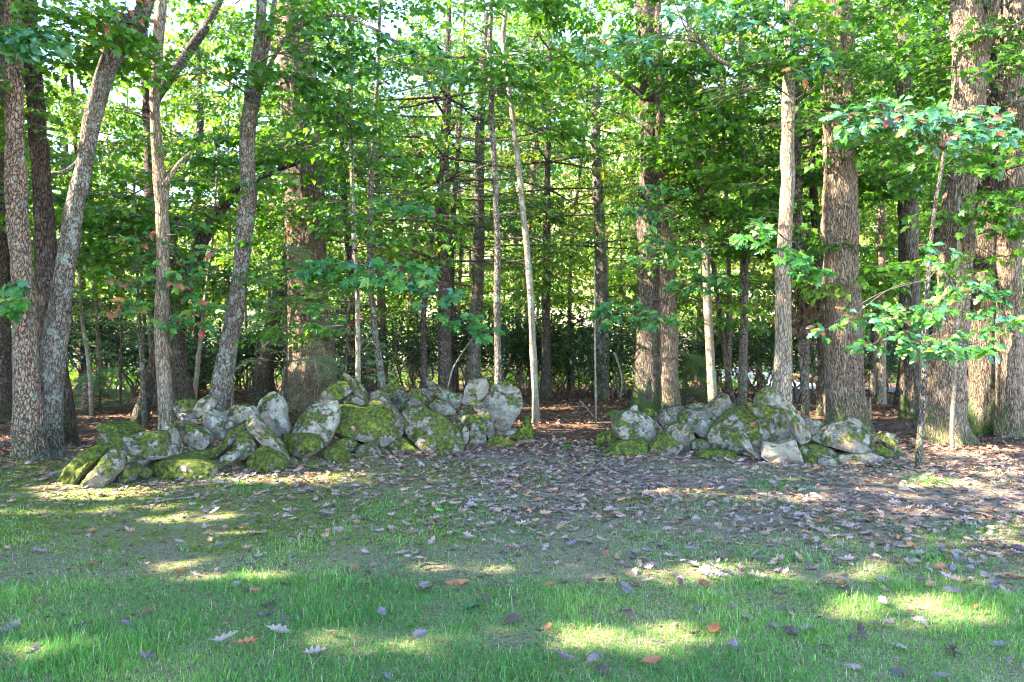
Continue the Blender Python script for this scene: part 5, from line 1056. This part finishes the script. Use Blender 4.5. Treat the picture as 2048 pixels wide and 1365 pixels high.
# the nearest fallen leaves, one object each
u = rng.random(1500); y = 2.9 + 2.2 * u ** .8; x = (rng.random(1500) * 2 - 1) * (y * .74 + .1)
pr = litter_prob(x, y) * 1.0 + .04 * (1 + np.tanh(x)); k = rng.random(1500) < pr; x, y = x[k][:280], y[k][:280]
def fallen(x, y, s, me, label, group=None, tilt=.35, lift=.03, mat=None, az=None, name='fallen_leaf'):
    o = bpy.data.objects.new(name, me); COL.objects.link(o)
    az = rng.uniform(0, 6.28) if az is None else az
    o.matrix_world = leaf_matrix((x, y, float(gh(x, y)) + lift), (math.cos(az), math.sin(az), rng.normal() * tilt * .6), unit(np.array([rng.normal() * tilt, rng.normal() * tilt, 1])), s)
    return tag(o, label, 'fallen leaf', group)
LC = [('grey-violet', (.15, .11, .115)), ('dark brown', (.075, .045, .035)), ('tan', (.22, .15, .11)), ('reddish brown', (.22, .085, .04)), ('dusky purple', (.10, .066, .07))]
LW = [.32, .2, .16, .1, .22]; DMC = {}
for nm, cc in LC:
    mt = leaf_mat(nm.replace(' ', '_') + '_leaf', [(0, [v * .8 for v in cc]), (1, [v * 1.25 for v in cc])], .15, (1.2, .9, .6), .6, .3, use_rand=True)
    DMC[nm] = [leaf_mesh('fallen_leaf', OAK, mt, 40 + q, *sh) for q, sh in enumerate([(.3, .3, .3), (-.5, -.3, .8), (.5, .5, -.6), (.2, .1, .2), (-.3, -.55, .4), (-.6, -.2, -.9)])]
LM = [(48, 'the outermost plated trunk'), (326, 'the slim tan trunk'), (612, 'the massive oak'), (712, 'the slender pale sapling'), (889, 'the dark pine'), (1060, 'the white-lit sapling'), (1192, 'the whip-thin sapling'), (1300, 'the double oak'), (1417, 'the streak-lit trunk'), (1567, 'the smooth grey trunk'), (1684, 'the big furrowed oak'), (1910, 'the huge forked oak')]
for a, b_ in zip(x, y):
    ci = int(rng.choice(5, p=LW)); nm = LC[ci][0]; px = CX + a * F / b_; py = CY + EYE * F / b_
    lm = LM[int(np.argmin([abs(q[0] - px) for q in LM]))][1]
    row = 'at the very front' if py > 1290 else 'in the front grass' if py > 1210 else 'midway up the lawn' if py > 1150 else 'in the upper lawn' if py > 1100 else 'where the lawn thins'
    s_ = rng.uniform(.07, .13); sz_ = 'small' if s_ < .09 else 'large' if s_ > .115 else 'middling'; pose = int(rng.integers(6))
    for _ in range(6):
        if (sz_, pose, nm, row, lm) not in used: break
        pose = (pose + 1) % 6
    used[(sz_, pose, nm, row, lm)] = 1
    fallen(a, b_, s_ * .85, DMC[nm][pose], '%s %s %s leaf %s in line with %s' % ('small' if s_ < .09 else 'large' if s_ > .115 else 'middling', ['cupped', 'arched', 'curled', 'flat', 'tented', 'twisted'][pose], nm, row, lm), 'dry oak leaves strewn over the lawn', lift=rng.uniform(.015, .04))
M_orange = leaf_mat('orange_leaf', [(0, (.36, .13, .04)), (1, (.36, .13, .04))], .2, (1.3, .8, .5))
M_russet = leaf_mat('russet_leaf', [(0, (.30, .09, .03)), (1, (.30, .09, .03))], .2, (1.3, .8, .5))
M_tan = leaf_mat('tan_leaf', [(0, (.30, .21, .17)), (1, (.30, .21, .17))], .2, (1.3, .9, .7))
M_teal = leaf_mat('fresh_teal_leaf', [(0, (.03, .16, .09)), (1, (.03, .16, .09))], .2, (1, 1.4, .6))
M_lime = leaf_mat('fresh_lime_leaf', [(0, (.16, .34, .06)), (1, (.16, .34, .06))], .3, (1, 1.4, .6))
def special(px, py, s, mat, half, label, seed, c=.3, u=.3, w=.3, az=None, fan=None):
    Y = EYE * F / (py - CY); me = leaf_mesh('fallen_leaf', half, mat, seed, c, u, w, fan); fallen((px - CX) * Y / F, Y, s, me, label, None, .25, .035, az=az)
special(480, 1058, .09, M_orange, OAK, 'small orange leaf at the sunny strip of lawn below the left heap', 60)
special(178, 1140, .10, M_russet, OAK, 'red-brown curled leaf standing in the shaded grass near the lawn edge', 61, .5, .5)
special(345, 1150, .09, M_russet, OAK, 'upright russet leaf at the end of the thin sunlit strip', 62, .4, .6)
special(425, 1312, .12, M_tan, OAK, 'large pale curled oak leaf in the front grass next to an orange one', 63, .4, .3, az=.3)
special(470, 1315, .11, M_orange, OAK, 'orange-brown oak leaf touching the large pale curled leaf', 64, .3, .5, az=.2)
special(535, 1280, .12, M_tan, OAK, 'tan oak leaf held up on the tips of the front grass', 65, .2, .3, az=.1)
special(605, 1335, .11, M_tan, OAK, 'folded pinkish-tan leaf at the bottom edge of the lawn', 66, .4, .6, az=.5)
special(935, 1175, .15, M_orange, OVATE, 'rolled orange and yellow leaf in the middle of the lawn', 67, -.1, -1.0, .2, az=3.1)
special(958, 1226, .13, M_teal, None, 'fresh blue-green lobed leaf fallen on the lawn', 68, az=2.6, fan=FAN)
special(872, 1030, .08, M_lime, OVATE, 'single bright green oval leaf on the bare ground', 69, az=.1)
special(1418, 1285, .13, M_russet, OAK, 'brown oak leaf with spread lobes in the grass right of the sun patch', 70, .3, .2, az=1.0)
special(1395, 1152, .13, M_tan, OAK, 'silvery sunlit oak leaf beside the short sunny streak', 71, -.6, .2, az=.2)
special(1086, 1190, .09, M_orange, OAK, 'orange leaf near the fresh blue-green leaf', 72, .4, .4)
special(1930, 1095, .15, M_tan, OAK, 'broad pinkish oak leaf on the leaf-strewn outer lawn', 73, .3, .4, az=.3)
special(780, 812, .09, M_tan, OVATE, 'pinkish oval leaf', 74)
bpy.data.objects.remove(bpy.data.objects[[o.name for o in bpy.data.objects if o.get('label') == 'pinkish oval leaf'][0]])

# seedlings and a fern on the ground
def seedling(px, py, s, n, label, kind='ov_g', cat='seedling'):
    Y = EYE * F / (py - CY); x = (px - CX) * Y / F; base = np.array([x, Y, float(gh(x, Y))]); t = thing('seedling', base, label, cat)
    mb = MB(); tip = base + [0, 0, s * .7]; mb.tube(np.linspace(base, tip, 4), np.linspace(.002, .0012, 4), 5); mb.build('stem', M_twig, t, base)
    for q in range(n):
        a = q / n * 6.28 + rng.normal() * .2; m = SH[kind]; o = bpy.data.objects.new('leaf', m[q % len(m)]); COL.objects.link(o); o.parent = t
        o.matrix_local = leaf_matrix(tip - base - [0, 0, s * .1 * (q % 3)], np.array([math.cos(a), math.sin(a), .1 + rng.normal() * .2]), unit(np.array([rng.normal() * .2, -.3, 1])), s * rng.uniform(.8, 1.1))
seedling(205, 925, .09, 6, 'green seedling at the foot of the outermost plated trunk')
seedling(1136, 905, .10, 7, 'leafy seedling in the green tuft at the gap between the heaps')
seedling(1388, 928, .06, 5, 'tiny seedling below the mossy wedge of the right heap')
seedling(1672, 930, .07, 6, 'small green seedling before the long flat slab')
seedling(945, 875, .07, 6, 'blue-green seedling growing from the side of the moss-streaked boulder', 'ov_b')
seedling(1830, 915, .06, 5, 'green seedling at the foot of the thin oak sapling')
def fern(px, py, L, n, label):
    Y = EYE * F / (py - CY); x = (px - CX) * Y / F; base = np.array([x, Y, float(gh(x, Y))]); t = thing('fern', base, label, 'fern')
    for q in range(n):
        a = q / n * 6.28; lv = Leaves(); d = np.array([math.cos(a), math.sin(a), 0]); u_ = np.linspace(.1, 1, 12); c = base + d * L * u_[:, None] + np.array([0, 0, 1]) * (L * .9 * u_ * (1.15 - u_))[:, None]
        for sd in (-1, 1): lv.add(c, np.tile(np.array([-d[1], d[0], .1]) * sd + d * .35, (12, 1)), np.tile([0, 0, 1.0], (12, 1)), L * .34 * (1.1 - u_), np.full(12, .9))
        o = lv.build('frond', T_KITE, M_maple, t, base, sunmask=False); del o['kind']
fern(628, 935, .14, 5, 'small yellowing fern before the low green dome stone')
fern(910, 930, .10, 4, 'little fern on the bare soil below the upright greenish stone')

# leaves lying on the stones
bpy.context.view_layer.update(); DG = bpy.context.evaluated_depsgraph_get()
for px, py, s_, ml, label in ((790, 826, .12, M_tan, 'pinkish leaf stuck flat on the huge bright-mossed boulder'), (373, 945, .10, M_tan, 'pale leaf lying on the long rounded green boulder'), (712, 852, .09, M_russet, 'russet leaf on the flank of the huge bright-mossed boulder'),
        (1255, 930, .09, M_tan, 'pale leaf on the wide low mossy stone of the right heap'), (1512, 845, .10, M_russet, 'brown leaf lying on the moss cap of the huge banded boulder'), (300, 862, .08, M_russet, 'brown leaf at the rim of the broad lichened boulder'),
        (1680, 905, .09, M_russet, 'brown leaf on the flat moss-topped stone'), (590, 880, .09, M_russet, 'russet leaf on the blocky moss-topped stone'), (840, 880, .08, M_tan, 'tan leaf on the moss-streaked boulder'), (1010, 880, .08, M_russet, 'brown leaf on the thickly mossed low stone'),
        (250, 915, .08, M_tan, 'tan leaf on the slab with a bright moss edge'), (1735, 890, .08, M_tan, 'tan leaf on the vivid moss-topped flat stone')):
    d = Vector(((px - CX) / F, 1, -(py - CY) / F)).normalized(); hit, loc, nr_, _i, ho, _m = SC.ray_cast(DG, cam.location, d)
    if not hit or not ho.name.startswith('stone'): continue
    n_ = np.array(nr_); p_ = np.array(loc) + n_ * .012; dd_ = np.cross(n_, rng.normal(size=3)); me = leaf_mesh('fallen_leaf', OAK, ml, int(px), .3, .3, .2)
    o = bpy.data.objects.new('fallen_leaf', me); COL.objects.link(o); o.matrix_world = leaf_matrix(p_, dd_, n_, s_); tag(o, label, 'fallen leaf')

# dead sticks
def stick(pts, Y, r, label, lift=.02):
    a = []
    for px, py in pts:
        yy = EYE * F / (py - CY) if Y is None else Y; p = P(px, py, yy)
        if Y is None: p[2] = gh(p[0], p[1]) + lift
        a.append(p)
    c = catmull(np.array(a), 20); V, q, t = tube(c, np.linspace(r, r * .5, 20), 6, 0, knob=.2, seed=3); o = mesh_obj('dead_stick', V - c[0], [q, t], M_twig if r < .012 else M_bark_pale, smooth=True); o.location = c[0]
    tag(o, label, 'stick')
stick([(310, 1004), (345, 999), (380, 996), (402, 993)], None, .012, 'short dark stick on the moss below the left heap')
stick([(1105, 893), (1150, 890), (1185, 888)], None, .014, 'blue-grey stick lying at the gap between the heaps')
stick([(1180, 952), (1240, 949), (1300, 944), (1330, 946)], None, .01, 'long thin stick on the litter before the right heap')
stick([(1540, 974), (1620, 972), (1700, 978)], None, .009, 'thin stick on the litter before the clean grey stone')
stick([(840, 1148), (855, 1142), (875, 1143), (890, 1140)], None, .011, 'crooked pale twig in the lawn near the rolled orange leaf', .03)
stick([(640, 1035), (680, 1015), (700, 990), (720, 985)], None, .006, 'hair-thin branched twig on the bare ground before the left heap')
stick([(895, 778), (905, 740), (925, 705), (948, 672), (945, 660)], 11.5, .012, 'bare white twig rising behind the long dark slab')
stick([(1160, 802), (1178, 822), (1190, 838)], 12.2, .014, 'dead stick leaning on the foot of the whip-thin sapling')
stick([(1228, 705), (1236, 725), (1244, 760), (1240, 800)], 15, .03, 'pale broken stick standing before the dark laurels')
stick([(660, 700), (700, 730), (760, 742), (560, 745)], 12.5, .008, 'bare pale dead twigs reaching over the foot of the massive oak')

n = 26000; y = rng.uniform(24, 52, n); x = rng.uniform(-1, 1, n) * (y * .78 + 2); q = np.stack([x * .45, y * .45, 0 * x], -1)
k = (noise(q, 95) > -.15) & ~((np.abs(x - 14) < 4) & (y < 40)); x, y, q = x[k], y[k], q[k]; n = len(x)
hh = np.clip(1.2 + 1.1 * noise(q * 1.6, 96), .2, 3) * np.clip((y - 20) / 20, .5, 1.6)
lv = Leaves(); lv.add(np.stack([x, y, gh(x, y) + hh * rng.random(n)], 1), rng.normal(size=(n, 3)), unit(rng.normal(size=(n, 3)) * .7 + [0, 0, 1]), rng.uniform(.14, .3, n), np.clip(.45 + .3 * noise(q, 97) + rng.normal(0, .15, n), 0, 1))
tag(lv.build('undergrowth', T_KITE, M_maple, sunmask=False), 'low green undergrowth covering the ground deep in the woods', 'undergrowth', kind='stuff')

# ------------------------------------------------------------------ far-off wooded hillside beyond the drive
n = 70000; y = rng.uniform(58, 125, n); x = rng.uniform(-1, 1, n) * (y * .8 + 4)
q = np.stack([x * .16, y * .16, 0 * x], -1); k = noise(q, 91) > -.28 - .3 * (y > 100); x, y = x[k], y[k]; q = q[k]; n = len(x)
top = np.clip(7.5 + 3.5 * noise(q * 1.7, 92), 2, 12) * np.where((x < -18) & (y < 115), .55, 1)
z = gh(x, y) + top * rng.random(n) ** .6
lv = Leaves(); lv.add(np.stack([x, y, z], 1), rng.normal(size=(n, 3)), unit(rng.normal(size=(n, 3)) + [0, -.3, 1]), rng.uniform(.35, .75, n), np.clip(.6 + .35 * noise(q * 1.5, 93) + rng.normal(0, .12, n), 0, 1))
tag(lv.build('distant_woods', T_KITE, M_far, sunmask=False), 'sunlit green woods on the hillside far beyond the trunks', 'woods', kind='stuff')

tris = sum(sum(len(p.vertices) - 2 for p in o.data.polygons) if len(o.data.polygons) < 300 else int(len(o.data.loops) - 2 * len(o.data.polygons)) for o in bpy.data.objects if o.type == 'MESH')
ms = {}
for o in bpy.data.objects:
    if o.type == 'MESH': ms.setdefault(o.data.name, [o.name, len(o.data.loops) - 2 * len(o.data.polygons), o.parent.name if o.parent else ''])
print('UNIQUE', sum(v[1] for v in ms.values()), sorted(ms.values(), key=lambda v: -v[1])[:14])
byk = {}
for v in ms.values(): k = v[0].split('.')[0]; byk[k] = byk.get(k, 0) + v[1]
print('KINDS', sorted(byk.items(), key=lambda v: -v[1])[:10])
print('TRIS', tris, 'OBJECTS', len(bpy.data.objects))
